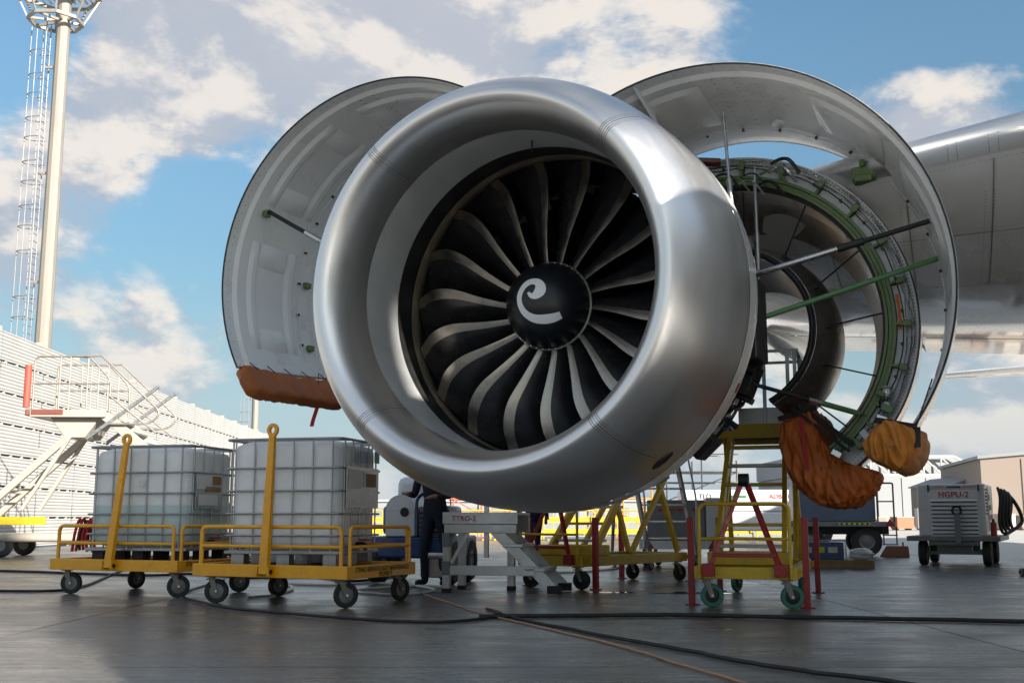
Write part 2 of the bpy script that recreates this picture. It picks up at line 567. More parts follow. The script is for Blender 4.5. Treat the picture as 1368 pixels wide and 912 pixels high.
# ------------------------------------------------------------------ ground
def apron_material():
    m = bpy.data.materials.new('apron_concrete')
    m.use_nodes = True
    N, L = m.node_tree.nodes, m.node_tree.links
    b = N['Principled BSDF']
    pos = N.new('ShaderNodeNewGeometry').outputs['Position']

    def nz(scale, st, detail=7.0, rough=0.62):
        mp = N.new('ShaderNodeMapping')
        mp.inputs['Scale'].default_value = st
        mp.inputs['Rotation'].default_value = (0, 0, rad(4))
        L.new(pos, mp.inputs[0])
        n = N.new('ShaderNodeTexNoise')
        n.inputs['Scale'].default_value = scale
        n.inputs['Detail'].default_value = detail
        n.inputs['Roughness'].default_value = rough
        L.new(mp.outputs[0], n.inputs['Vector'])
        return n.outputs['Fac']

    def rng(x, a, b_, c, d):
        n = N.new('ShaderNodeMapRange')
        L.new(x, n.inputs[0])
        for i, q in enumerate((a, b_, c, d)):
            n.inputs[i + 1].default_value = q
        return n.outputs[0]

    def mixc(f, a, c):
        n = N.new('ShaderNodeMix')
        n.data_type = 'RGBA'
        L.new(f, n.inputs[0])
        for k, x in ((6, a), (7, c)):
            if isinstance(x, tuple):
                n.inputs[k].default_value = x
            else:
                L.new(x, n.inputs[k])
        return n.outputs[2]
    big = nz(0.22, (1, 1, 1), 5)
    brush = nz(2.6, (0.4, 5.0, 1), 10, 0.74)
    fine = nz(14.0, (1, 1, 1), 6, 0.7)
    spots = nz(1.1, (1, 1.4, 1), 8, 0.65)
    col = mixc(rng(big, 0.35, 0.65, 0, 1), (0.085, 0.080, 0.076, 1), (0.150, 0.143, 0.135, 1))
    col = mixc(rng(brush, 0.44, 0.62, 0, 0.75), col, (0.038, 0.036, 0.035, 1))
    col = mixc(rng(spots, 0.55, 0.66, 0, 0.7), col, (0.028, 0.027, 0.026, 1))
    col = mixc(rng(fine, 0.40, 0.72, 0, 0.45), col, (0.27, 0.262, 0.25, 1))
    speck = nz(60.0, (1, 1, 1), 3, 0.6)
    col = mixc(rng(speck, 0.66, 0.74, 0, 0.6), col, (0.34, 0.33, 0.31, 1))
    vo = N.new('ShaderNodeTexVoronoi')
    vo.feature = 'DISTANCE_TO_EDGE'
    vo.inputs['Scale'].default_value = 0.55
    wob = N.new('ShaderNodeVectorMath')
    wob.operation = 'MULTIPLY_ADD'
    nw = N.new('ShaderNodeTexNoise')
    nw.inputs['Scale'].default_value = 1.4
    nw.inputs['Detail'].default_value = 6.0
    L.new(pos, nw.inputs['Vector'])
    L.new(nw.outputs['Color'], wob.inputs[0])
    wob.inputs[1].default_value = (1.6, 1.6, 0.0)
    L.new(pos, wob.inputs[2])
    L.new(wob.outputs[0], vo.inputs['Vector'])
    crack = N.new('ShaderNodeMath')
    crack.operation = 'MULTIPLY'
    L.new(rng(vo.outputs['Distance'], 0.0, 0.004, 0.8, 0.0), crack.inputs[0])
    L.new(rng(big, 0.46, 0.56, 0.0, 1.0), crack.inputs[1])
    col = mixc(crack.outputs[0], col, (0.02, 0.02, 0.02, 1))
    oi = N.new('ShaderNodeObjectInfo')
    sc = N.new('ShaderNodeVectorMath')
    sc.operation = 'SCALE'
    L.new(col, sc.inputs[0])
    L.new(rng(oi.outputs['Random'], 0, 1, 0.90, 1.10), sc.inputs['Scale'])
    L.new(sc.outputs[0], b.inputs['Base Color'])
    rr = N.new('ShaderNodeMath')
    rr.operation = 'MULTIPLY_ADD'
    L.new(brush, rr.inputs[0])
    rr.inputs[1].default_value = 0.35
    L.new(rng(spots, 0.38, 0.68, 0.20, 0.04), rr.inputs[2])
    L.new(rr.outputs[0], b.inputs['Roughness'])
    hh = N.new('ShaderNodeMath')
    hh.operation = 'ADD'
    L.new(brush, hh.inputs[0])
    L.new(rng(fine, 0, 1, 0, 0.5), hh.inputs[1])
    bp = N.new('ShaderNodeBump')
    bp.inputs['Strength'].default_value = 0.5
    bp.inputs['Distance'].default_value = 0.008
    L.new(hh.outputs[0], bp.inputs['Height'])
    L.new(bp.outputs[0], b.inputs['Normal'])
    return m


APRON = apron_material()
PALE = mat('pale_concrete', (0.46, 0.45, 0.42), 0.6, 0.0, var=0.12, scale=0.25, world_space=True, dirt=0.25, dirt_col=(0.22, 0.21, 0.2))
g = MB().grid(lambda a, b: (-2500 + 5000 * a, -2500 + 5000 * b, -0.03), 2, 2).build('ground', PALE, smooth=False)
tag(g, kind='structure')
apron = bpy.data.objects.new('apron', None)
COL.objects.link(apron)
tag(apron, kind='structure')
SX, SY = 7.0, 6.6
slab_me = MB().box(0.008, SX - 0.008, 0.008, SY - 0.008, -0.2, 0.0).mesh('concrete_slab', APRON, smooth=False)
for i in range(-2, 2):
    for j in range(0, 8):
        part('concrete_slab', slab_me, apron, (-3.7 + SX * i, 0.1 + SY * j, 0))
JOINT = mat('joint_sealant', (0.02, 0.02, 0.02), 0.5, 0.0, var=0.2)
jm = MB()
for i in range(-2, 3):
    jm.box(-3.7 + SX * i - 0.007, -3.7 + SX * i + 0.007, 0.1, 52.9, -0.1, -0.006)
for j in range(0, 9):
    jm.box(-17.7, 10.3, 0.1 + SY * j - 0.007, 0.1 + SY * j + 0.007, -0.1, -0.007)
jm.build('joint_sealant', JOINT, apron, smooth=False)
# water lying in the joint and in a shallow dip beside the yellow stand
WET = mat('standing_water', (0.05, 0.05, 0.05), 0.03, 0.0, var=0.1, rvar=0.01)


def puddle(cx, cy, rx, ry, seed):
    vs = [(cx, cy, 0.004)]
    n = 40
    for k in range(n):
        a = 2 * PI * k / n
        q = 0.75 + 0.5 * mnoise.noise((math.cos(a) * 1.5 + seed, math.sin(a) * 1.5, seed))
        vs.append((cx + rx * q * math.cos(a), cy + ry * q * math.sin(a), 0.003))
    o = MB().add(vs, [(0, k + 1, (k + 1) % n + 1) for k in range(n)]).build('puddle', WET, apron, smooth=False)
    return o


puddle(2.05, 13.25, 0.55, 0.20, 1.3)
puddle(1.2, 13.3, 0.45, 0.10, 4.1)

# ------------------------------------------------------------------ the engine
EO = Vector((0.36, 10.40, 2.82))
ETH = rad(24.3)
ZC = 1.95                                    # axis height above the thing's base
engine = thing('turbofan_engine', 'huge turbofan engine with silver inlet ring, black fan and opened cowls', 'engine',
               (EO.x, EO.y, EO.z - ZC), -ETH)
engine.rotation_euler = (0.01, 0, -ETH)
LOC = (0, 0, ZC)


def E3(x, y, z):
    c, s = math.cos(ETH), math.sin(ETH)
    return Vector((EO.x + x * c + y * s, EO.y - x * s + y * c, EO.z + z + 0.01 * y))


def ebuild(mb, name, m, parent=None, **kw):
    return mb.build(name, m, parent or engine, loc=(LOC if parent is None else None), **kw)


lip_prof = [(-0.60, 1.897), (-0.85, 1.874), (-1.05, 1.840), (-1.20, 1.798), (-1.31, 1.750), (-1.39, 1.703), (-1.45, 1.656),
            (-1.485, 1.618), (-1.50, 1.585), (-1.497, 1.556), (-1.48, 1.525), (-1.44, 1.490), (-1.37, 1.455), (-1.27, 1.425),
            (-1.14, 1.405), (-0.98, 1.398)]


def smooth_prof(p, n=4):
    q = smooth_path([(a, b, 0) for a, b in p], n)
    return [(v.x, v.y) for v in q]


lp = smooth_prof(lip_prof, 3)
joints = [45, 131, 226, 309]
for k in range(4):
    a0, a1 = rad(joints[k] + 0.07), rad((joints[(k + 1) % 4] + (360 if k == 3 else 0)) - 0.07)
    ebuild(MB().lathe(lp, 48, a0, a1), 'lip_skin', LIP, angle=60)
ebuild(MB().lathe([(y + 0.012 * (-1.05 - y) / math.hypot(-1.05 - y, 1.63 - r), r + 0.012 * (1.63 - r) / math.hypot(-1.05 - y, 1.63 - r)) for y, r in lp[1:-1]], 96), 'lip_backing', DARK)
ebuild(MB().lathe([(-0.598, 1.8965), (-0.35, 1.912), (-0.13, 1.919)], 128), 'outer_barrel', LIP, angle=60)
ebuild(MB().lathe([(-0.128, 1.9215), (0.02, 1.9235), (0.17, 1.921), (0.175, 1.905), (0.10, 1.895)], 128), 'white_aft_band', WHITE, angle=30)
ebuild(MB().lathe([(0.12, 1.885), (0.14, 1.70), (0.16, 1.55)], 96), 'aft_bulkhead', DARK)
ebuild(MB().lathe([(-0.979, 1.3985), (-0.80, 1.405), (-0.60, 1.416), (-0.36, 1.432)], 128), 'acoustic_liner', LINER, angle=60)
ebuild(MB().lathe([(-0.358, 1.436), (-0.20, 1.442), (-0.075, 1.446)], 128), 'black_liner_ring', BLACKR, angle=60)
ebuild(MB().lathe([(-0.074, 1.440), (-0.04, 1.435), (0.02, 1.437), (0.10, 1.440), (0.11, 1.455)], 128), 'rub_strip', BRONZE, angle=60)
ebuild(MB().lathe([(0.112, 1.45), (0.5, 1.45), (1.0, 1.43)], 96), 'fan_duct', BLACKR)
# sensor probe at the top of the inlet throat
ebuild(MB().tube([(0.10, -0.62, 1.42), (0.10, -0.63, 1.30)], [0.012, 0.005], 8), 'inlet_probe', DARK)
# small access panel under the barrel
pa = rad(-51)
pm = MB()
pm.tube([((1.885 + 0.012) * math.cos(pa + 0.055 * math.cos(t)), -0.42 + 0.075 * math.sin(t), (1.905 + 0.004) * math.sin(pa + 0.055 * math.cos(t)))
         for t in [2 * PI * k / 20 for k in range(20)]], 0.012, 6, closed=True)
drain = ebuild(pm, 'drain_port', DARK)
dm = MB()
dm.add([((1.912) * math.cos(pa), -0.42, 1.912 * math.sin(pa))] + [(1.912 * math.cos(pa + 0.05 * math.cos(t)), -0.42 + 0.066 * math.sin(t), 1.912 * math.sin(pa + 0.05 * math.cos(t)))
       for t in [2 * PI * k / 20 for k in range(20)]], [(0, k + 1, (k + 1) % 20 + 1) for k in range(20)])
dm.build('port_screen', DARKER, drain, smooth=False)
# rows of flush rivets along the joints
rm_ = MB()


def rivet(mb, p, nrm, r=0.0045, n=6, lift=0.0008):
    nrm = Vector(nrm).normalized()
    s = nrm.orthogonal().normalized()
    t = nrm.cross(s)
    p = Vector(p) + nrm * lift
    mb.add([p + (s * math.cos(2 * PI * k / n) + t * math.sin(2 * PI * k / n)) * r for k in range(n)], [tuple(range(n))])


def prof_normal(prof, i):
    a, b = prof[max(i - 1, 0)], prof[min(i + 1, len(prof) - 1)]
    return (-(b[1] - a[1]), (b[0] - a[0]))


dense = smooth_prof(lip_prof, 8)
for j in joints:
    for off in (-0.022, -0.040, 0.022, 0.040):
        for i in range(2, len(dense) - 2, 2):
            y, r = dense[i]
            a = rad(j) + off / r
            ny, nr = prof_normal(dense, i)
            nv = Vector((nr * math.cos(a), ny, nr * math.sin(a)))
            # outward from the lip's body
            cy, cr = -1.05, 1.63
            if (y - cy) * ny + (r - cr) * nr < 0:
                nv = -nv
            rivet(rm_, (r * math.cos(a), y, r * math.sin(a)), nv, 0.004)
for k in range(360):
    a = 2 * PI * k / 360
    for (y, r, sgn) in ((-0.63, 1.8945, 1), (-0.57, 1.8985, 1), (-0.15, 1.920, 1), (-1.01, 1.3985, -1), (-0.95, 1.4005, -1)):
        rivet(rm_, (r * math.cos(a), y, r * math.sin(a)), Vector((math.cos(a), 0, math.sin(a))) * sgn, 0.0035, 5)
RIV = mat('rivet_heads', (0.16, 0.155, 0.15), 0.45, 0.8, var=0.1)
rv = ebuild(rm_, 'rivets', RIV, smooth=False)
rv['kind'] = 'stuff'
# placards printed on the white band
for (a, w, m_) in ((-26, 0.05, PRINTRED), (-38, 0.10, PAPER)):
    pl = MB()
    pl.grid(lambda u, v: (1.9262 * math.cos(rad(a) + w * (u - .5)), 0.065 + 0.06 * v, 1.9262 * math.sin(rad(a) + w * (u - .5))), 6, 1)
    ebuild(pl, 'placard', m_)

# spinner with its painted comma
sp = []
for k in range(17):
    t = k / 16
    y = -0.44 + 0.44 * (t ** 1.7)
    q = (y + 0.44) / 0.44
    sp.append((y, 0.402 * math.sqrt(max(0.0, 1 - (1 - q) ** 2)) + (0 if k else 0.0005)))
spinner = ebuild(MB().lathe(sp, 64), 'spinner', SPIN, angle=60)
SW = [(-0.038, 0.053, -0.016, 0.063), (-0.033, 0.042, -0.008, 0.055), (-0.025, 0.025, 0.003, 0.046), (-0.01, 0.007, 0.009, 0.045), (0.012, -0.005, 0.015, 0.048), (0.037, -0.01, 0.022, 0.054), (0.063, -0.008, 0.025, 0.061), (0.089, 0.003, 0.031, 0.073), (0.114, 0.021, 0.037, 0.087), (0.132, 0.051, 0.037, 0.092), (0.134, 0.089, 0.037, 0.091), (0.123, 0.123, 0.038, 0.098), (0.103, 0.152, 0.04, 0.103), (0.076, 0.173, 0.04, 0.109), (0.047, 0.185, 0.034, 0.12), (0.019, 0.189, 0.024, 0.128), (-0.008, 0.189, 0.01, 0.132), (-0.035, 0.184, -0.007, 0.13), (-0.06, 0.174, -0.023, 0.125), (-0.081, 0.16, -0.039, 0.117), (-0.1, 0.141, -0.054, 0.103), (-0.116, 0.119, -0.067, 0.087), (-0.13, 0.094, -0.079, 0.067), (-0.142, 0.067, -0.089, 0.045), (-0.15, 0.036, -0.094, 0.022), (-0.151, 0.004, -0.095, -0.002), (-0.148, -0.029, -0.091, -0.028), (-0.14, -0.061, -0.083, -0.052), (-0.127, -0.092, -0.071, -0.075), (-0.111, -0.123, -0.055, -0.096), (-0.09, -0.15, -0.036, -0.114), (-0.064, -0.174, -0.015, -0.128), (-0.035, -0.195, 0.009, -0.139), (-0.004, -0.21, 0.032, -0.146), (0.029, -0.221, 0.055, -0.149), (0.062, -0.225, 0.08, -0.149), (0.093, -0.227, 0.106, -0.148), (0.124, -0.225, 0.132, -0.146), (0.155, -0.219, 0.157, -0.143), (0.183, -0.211, 0.18, -0.139), (0.209, -0.199, 0.2, -0.134), (0.231, -0.186, 0.219, -0.127), (0.244, -0.177, 0.233, -0.122)]


def on_spinner(x, z, lift=0.003):
    rho = min(0.4015, math.hypot(x, z))
    q = 1 - math.sqrt(1 - (rho / 0.402) ** 2)
    y = -0.44 + 0.44 * q
    n = Vector((x / 0.402 ** 2, (y - 0.0) / 0.44 ** 2, z / 0.402 ** 2)).normalized()
    return Vector((x, y, z)) + n * lift


MB().grid(lambda u, v: on_spinner(SW[round(u * 42)][0] * (1 - v) + SW[round(u * 42)][2] * v, SW[round(u * 42)][1] * (1 - v) + SW[round(u * 42)][3] * v), 42, 6).build(
    'comma_mark', MARK, spinner)
ring = ebuild(MB().lathe([(-0.006, 0.404), (-0.010, 0.410), (0.0, 0.424), (0.02, 0.426)], 64), 'hub_ring', EDGE)
ebuild(MB().lathe([(0.021, 0.424), (0.25, 0.435), (0.6, 0.5)], 48), 'hub_platform', BLACKR)
bt = MB()
for k in range(40):
    a = 2 * PI * k / 40
    bt.cyl((0.411 * math.cos(a), -0.008, 0.411 * math.sin(a)), (0.411 * math.cos(a), -0.016, 0.411 * math.sin(a)), 0.005, n=6)
bt.build('bolts', STEEL, ring)['kind'] = 'stuff'

# eighteen wide black blades with metal leading edges
NB = 18


def lerp_tab(tab, t):
    for (t0, v0), (t1, v1) in zip(tab, tab[1:]):
        if t <= t1:
            i = [q[0] for q in tab].index(t0)
            a, b = tab[max(i - 1, 0)], tab[min(i + 2, len(tab) - 1)]
            h = t1 - t0
            m0 = (v1 - a[1]) / max(1e-6, t1 - a[0])
            m1 = (b[1] - v0) / max(1e-6, b[0] - t0)
            k = (t - t0) / h
            return (2 * k ** 3 - 3 * k ** 2 + 1) * v0 + (k ** 3 - 2 * k ** 2 + k) * h * m0 + (-2 * k ** 3 + 3 * k ** 2) * v1 + (k ** 3 - k ** 2) * h * m1
    return tab[-1][1]


def blade_pt(t, s, side):
    r = 0.418 + t * 1.007
    y_le = lerp_tab([(0, 0.015), (0.5, -0.12), (0.75, -0.10), (1, 0.02)], t)
    a_le = rad(lerp_tab([(0, 0.0), (0.3, -3.2), (0.55, -5.2), (0.8, -3.6), (1, 0.4)], t))
    chord = lerp_tab([(0, 0.34), (0.6, 0.52), (1, 0.47)], t)
    stag = rad(lerp_tab([(0, 22), (0.5, 45), (1, 62)], t))
    camber = 0.05 * (1 - 0.6 * t) * math.sin(PI * s)
    th = lerp_tab([(0, 0.050), (0.4, 0.030), (1, 0.014)], t) * (math.sqrt(max(s, 0.0)) * (1 - s) * 1.9 + 0.08)
    yy = y_le + s * chord * math.cos(stag) - math.sin(stag) * (camber + side * th * 0.5)
    tt = s * chord * math.sin(stag) + math.cos(stag) * (camber + side * th * 0.5)
    a = a_le + tt / r
    return (r * math.cos(a), yy, r * math.sin(a))


def se_edge(t):
    return 0.11 + 0.12 * t


def blade_mesh(s0, s1, ns, name, m):
    mb = MB()
    lo = (lambda t: 0.0) if s0 == 0.0 else se_edge
    hi = se_edge if s0 == 0.0 else (lambda t: 1.0)
    mb.grid(lambda u, v: blade_pt(u, lo(u) + (hi(u) - lo(u)) * v, 1), 20, ns)
    mb.grid(lambda u, v: blade_pt(u, lo(u) + (hi(u) - lo(u)) * v, -1), 20, ns, flip=True)
    if s0 == 0.0:
        mb.grid(lambda u, v: blade_pt(u, 0.0, 1 - 2 * v), 20, 2, flip=True)
    return mb.mesh(name, m, angle=50)


b_me = blade_mesh(0.175, 1.0, 8, 'fan_blade', BLADE)
e_me = blade_mesh(0.0, 0.175, 4, 'leading_edge', EDGE)
for k in range(NB):
    a = 2 * PI * (k + 0.62) / NB
    bo = part('fan_blade', b_me, engine, LOC, (0, -a, 0))
    part('leading_edge', e_me, bo)
# guide vanes behind the fan
og = MB()
og.grid(lambda u, v: (0.62 + 0.80 * u, 0.95 + 0.30 * v, 0.08 * math.sin(PI * v) - 0.10 * v), 4, 4)
og_me = og.mesh('guide_vane', DARK)
for k in range(34):
    part('guide_vane', og_me, engine, LOC, (0, 2 * PI * k / 34, 0))
ebuild(MB().lathe([(0.6, 0.50), (0.9, 0.60), (1.3, 0.66)], 48), 'core_splitter', DARK)
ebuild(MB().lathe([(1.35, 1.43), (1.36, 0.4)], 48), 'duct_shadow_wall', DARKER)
# fan case, gearbox clutter and core
ebuild(MB().lathe([(0.18, 1.56), (0.3, 1.60), (0.34, 1.66), (0.38, 1.60), (0.75, 1.58), (0.79, 1.64), (0.83, 1.58), (1.3, 1.57), (1.34, 1.65), (1.4, 1.56), (1.6, 1.5)], 96), 'fan_case', DARK)
ebuild(MB().lathe([(1.36, 0.72), (2.2, 0.80), (3.2, 0.74), (4.2, 0.60), (5.0, 0.50), (5.02, 0.46), (4.6, 0.40), (5.9, 0.05)], 48), 'core_casing', IFS)
random.seed(11)
for k in range(18):
    a = rad(-64 + k * 6.0 + random.uniform(-1.5, 1.5))
    y = random.uniform(0.35, 1.0)
    w, h, l = random.uniform(0.05, 0.24), random.uniform(0.04, 0.17), random.uniform(0.10, 0.45)
    Mx = Matrix.Rotation(-a, 4, 'Y') @ Matrix.Translation((1.60 + w / 2, y, 0))
    ebuild(MB().box(-w / 2, w / 2, -l / 2, l / 2, -h, h, Mx), 'accessory_box', [DARK, DARKER, GREYP][k % 3 if k % 5 else 2], bevel=0.012)
big_acc = MB().box(1.60, 1.84, 0.45, 0.95, -0.55, 0.22)
ebuild(big_acc, 'accessory_unit', DARK, bevel=0.02)
for k in range(11):
    y0, r0_ = 0.30 + 0.11 * k, 1.67 + 0.02 * (k % 3)
    a0, a1 = rad(-70 + 9 * (k % 4)), rad(20 + 14 * (k % 5))
    ebuild(MB().tube([(r0_ * math.cos(a0 + (a1 - a0) * i / 24), y0 + 0.03 * math.sin(i * 0.9 + k), r0_ * math.sin(a0 + (a1 - a0) * i / 24)) for i in range(25)], [0.012, 0.018, 0.009][k % 3], 8), 'fuel_pipe', [STEEL, DARK, ALU][k % 3])
random.seed(5)
for k in range(44):
    a0, a1 = rad(random.uniform(-60, 70)), 0
    a1 = a0 + rad(random.uniform(-22, 22))
    y0 = random.uniform(0.2, 1.3)
    pts = []
    for i in range(7):
        t = i / 6
        a = a0 + (a1 - a0) * t
        r = 1.66 + 0.07 * math.sin(PI * t) + random.uniform(-0.03, 0.05)
        pts.append((r * math.cos(a), y0 + random.uniform(-0.12, 0.12), r * math.sin(a)))
    ebuild(MB().tube(smooth_path(pts, 4), random.choice([0.009, 0.012, 0.016]), 6), 'harness', [DARKER, DARK, STEEL][k % 3] if k % 4 else GREYP)
for k in range(14):
    a = rad(-25 + random.uniform(-16, 18))
    ebuild(MB().cyl((1.72 * math.cos(a), 0.5 + 0.05 * k, 1.72 * math.sin(a)), (1.86 * math.cos(a), 0.5 + 0.05 * k, 1.86 * math.sin(a)), random.uniform(0.015, 0.04), n=12), 'connector', [DARK, STEEL, DARKER][k % 3])


# ---- fan cowl doors
def cowl_door(front, aft, yf, ya, a0, a1, seed, pans):
    def geo(a, t, dr):
        cx = front[0] + (aft[0] - front[0]) * t
        cz = front[1] + (aft[1] - front[1]) * t
        r = front[2] + (aft[2] - front[2]) * t - 0.03 * math.sin(PI * t) * -1 + dr
        return Vector((cx + r * math.cos(a), yf + (ya - yf) * t, cz + r * math.sin(a)))
    A = lambda u: a0 + (a1 - a0) * u
    mb = MB()
    nA, nY = 72, 10
    mb.grid(lambda u, v: geo(A(u), v, 0), nA, nY)
    for e in (0, 1):                               # rims
        mb.grid(lambda u, v: geo(A(u), e, -0.022 * v), nA, 1)
        mb.grid(lambda u, v: geo(A(e), u, -0.05 * v), nY, 1)
    door = ebuild(mb, 'fan_cowl_door', WHITE, angle=50)
    L_ = ya - yf
    stp = [(0.0, -0.012), (0.10, -0.014), (0.125, -0.050), (0.30, -0.052), (0.5, -0.052), (0.72, -0.052), (0.90, -0.050), (0.92, -0.018), (1.0, -0.014)]
    inn = MB()
    vs, fs = [], []
    for (t, dr) in stp:
        for k in range(nA + 1):
            vs.append(geo(A(k / nA), t, dr))
    for i in range(len(stp) - 1):
        for k in range(nA):
            fs.append((i * (nA + 1) + k, i * (nA + 1) + k + 1, (i + 1) * (nA + 1) + k + 1, (i + 1) * (nA + 1) + k))
    inn.add(vs, fs)
    inn.build('inner_panel', DOORIN, door, angle=25)
    seal = MB().tube([geo(A(k / 60), 0.0, -0.012) for k in range(61)], 0.010, 6)
    seal.build('edge_seal', DARKER, door)
    # raised stiffener pans: frames with a sunk centre
    for (u0, u1, t0, t1, kind) in pans:
        pm_ = MB()
        h0, h1 = -0.0525, -0.085
        e_u, e_t = 0.016, 0.035
        if kind == 'frame':
            rects = [(u0, u1, t0, t0 + 0.10), (u0, u1, t1 - 0.10, t1), (u0, u0 + 0.05, t0 + 0.10, t1 - 0.10), (u1 - 0.05, u1, t0 + 0.10, t1 - 0.10)]
        else:
            rects = [(u0, u1, t0, t1)]
        for (p0, p1, q0, q1) in rects:
            n = max(3, int((p1 - p0) * 60))
            eu, et = min(e_u, (p1 - p0) * 0.3), min(e_t, (q1 - q0) * 0.3)
            lines = []
            for (q, d) in ((q0, h0), (q0 + et, h1), (q1 - et, h1), (q1, h0)):
                row = []
                for k in range(n + 1):
                    u = p0 + (p1 - p0) * k / n
                    uu, dd = u, d
                    if k == 0 or k == n:
                        dd = h0
                    row.append(geo(A(uu), q, dd))
                lines.append(row)
            vs = [p for row in lines for p in row]
            fs = [(i * (n + 1) + k, i * (n + 1) + k + 1, (i + 1) * (n + 1) + k + 1, (i + 1) * (n + 1) + k) for i in range(3) for k in range(n)]
            pm_.add(vs, fs)
        pm_.build('stiffener_pan', DOORIN, door, angle=25)
    # a line clipped along the arc
    wire = MB().tube([geo(A(k / 80), 0.78 + 0.01 * math.sin(k), -0.07) for k in range(4, 78)], 0.006, 6)
    wire.build('harness_line', PANELG, door)
    clip = MB().box(-0.014, 0.014, -0.014, 0.014, -0.012, 0.012).mesh('clip', DARKER, smooth=False)
    for k in range(13):
        part('clip', clip, door, geo(A(0.06 + k * 0.072), 0.78, -0.072), (0, -A(0.06 + k * 0.072), 0))
    # fasteners
    fm = MB()
    for u in (0.20, 0.235, 0.27) if seed == 1 else (0.30, 0.33):
        for k in range(12):
            p = geo(A(u), 0.14 + 0.06 * k, -0.0535)
            c = geo(A(u), 0.14 + 0.06 * k, -0.6)
            rivet(fm, p, c - p, 0.010, 7, 0.001)
    for k in range(60):
        for t in (0.05, 0.955):
            p = geo(A(0.01 + 0.98 * k / 59), t, -0.0150)
            c = geo(A(0.01 + 0.98 * k / 59), t, -0.6)
            rivet(fm, p, c - p, 0.006, 6, 0.002)
    fo = fm.build('fasteners', DARK, door, smooth=False)
    fo['kind'] = 'stuff'
    return door, geo, A


doorR, geoR, AR = cowl_door((1.37, 0.05, 2.20), (1.44, 0.02, 1.97), 0.30, 1.95, rad(118), rad(-36), 1,
                            [(0.36, 0.50, 0.22, 0.66, 'block'), (0.54, 0.72, 0.30, 0.72, 'block'), (0.78, 0.92, 0.30, 0.70, 'block'), (0.06, 0.17, 0.2, 0.7, 'block')])
doorR['label'] = 'raised fan cowl door nearest the wing, grey inside'
doorL, geoL, AL = cowl_door((-2.0, 0.61, 2.05), (-2.0, 0.60, 1.96), 0.25, 1.90, rad(50), rad(208), 2,
                            [(0.42, 0.64, 0.22, 0.72, 'frame'), (0.72, 0.95, 0.22, 0.72, 'frame'), (0.1, 0.36, 0.22, 0.72, 'frame')])
doorL['label'] = 'raised fan cowl door beside the light mast, grey inside'
# green hinge fitting and a slotted bracket inside the right door
gb = MB()
p = geoR(AR(0.47), 0.80, -0.16)
gb.box(p.x - 0.13, p.x + 0.10, p.y - 0.12, p.y + 0.12, p.z - 0.07, p.z + 0.06)
gb.box(p.x - 0.10, p.x + 0.07, p.y - 0.16, p.y - 0.10, p.z - 0.10, p.z - 0.03)
gb.cyl((p.x - 0.02, p.y - 0.14, p.z + 0.05), (p.x - 0.02, p.y - 0.14, p.z + 0.12), 0.03)
gb.build('latch_fitting', GREEN, doorR, bevel=0.012)
q = geoR(AR(0.28), 0.72, -0.06)
MB().lathe([(0, 0.001), (0.0, 0.09), (0.03, 0.10), (0.05, 0.06)], 24, M=Matrix.Translation(q) @ Matrix.Rotation(rad(90), 4, 'X')).build('rod_socket', PANELG, doorR)
for u_ in (0.04, 0.075):
    wv = MB()
    p0, p1, p2 = geoR(AR(u_), 0.02, -0.02), geoR(AR(u_), 0.32, -0.02), geoR(AR(u_), 0.30, -0.24)
    d_ = Vector((0.02, 0, 0.02))
    wv.add([p0, p1, p2, p0 + d_, p1 + d_, p2 + d_], [(0, 1, 2), (5, 4, 3), (0, 3, 4, 1), (1, 4, 5, 2), (2, 5, 3, 0)])
    wv.build('hinge_bracket', PANELG, doorR, smooth=False)
for u_, t_, k_ in ((0.658, 0.245, 0), (0.78, 0.86, 1), (0.93, 0.86, 2)):
    pp = geoL(AL(u_), t_, -0.08)
    MB().box(pp.x - 0.03, pp.x + 0.03, pp.y - 0.05, pp.y + 0.05, pp.z - 0.035, pp.z + 0.035).build('latch_fitting', GREEN, doorL, bevel=0.008)
for u_ in (0.955, 0.975):
    pl = MB().grid(lambda a, b: geoL(AL(u_ - 0.012 + 0.016 * a), 0.45 + 0.10 * b, -0.0535), 2, 2)
    pl.build('placard', PAPER, doorL, smooth=False)
pl = MB().grid(lambda a, b: geoL(AL(0.85 + 0.035 * a), 0.80 + 0.08 * b, -0.0535), 2, 2).build('placard', PAPER, doorL, smooth=False)


# ---- hold open rods (between the fan case and the doors)
def rod(name, pts, m, r, ends=True, parent=None):
    mb = MB().tube(pts, r, 12)
    o = ebuild(mb, name, m, parent)
    if ends:
        d = (Vector(pts[-1]) - Vector(pts[0])).normalized()
        for p_, s_ in ((Vector(pts[0]), -1), (Vector(pts[-1]), 1)):
            MB().tube([p_ + d * s_ * -0.01, p_ + d * s_ * 0.06], [0.016, 0.011], 8).build('rod_end', STEEL, o)
    return o


def lerp3(a, b, t):
    return Vector(a) * (1 - t) + Vector(b) * t


w0, w1 = Vector((1.66, 1.0, 0.32)), Vector((3.36, 1.02, 0.70))
rod('hold_open_rod', [w0, lerp3(w0, w1, 0.50)], STEEL, 0.030)
rod('hold_open_rod', [lerp3(w0, w1, 0.50), lerp3(w0, w1, 0.985)], DARKER, 0.025)
rod('rod_collar', [lerp3(w0, w1, 0.50), lerp3(w0, w1, 0.64)], DARK, 0.036, ends=False)
g0, g1 = Vector((1.60, 1.0, -0.14)), Vector((3.36, 1.5, 0.44))
rod('hold_open_rod', [g0, g1], GREENR, 0.026)
v0, v1 = Vector((1.50, 0.9, 1.93)), Vector((1.56, 0.9, 0.75))
rod('door_actuator', [lerp3(v0, v1, 0), lerp3(v0, v1, 0.7)], GALV, 0.016)
rod('door_actuator', [lerp3(v0, v1, 0.55), v1], GALV, 0.028)
h0, h1 = Vector((1.66, 1.5, 1.50)), Vector((1.66, 1.5, 0.45))
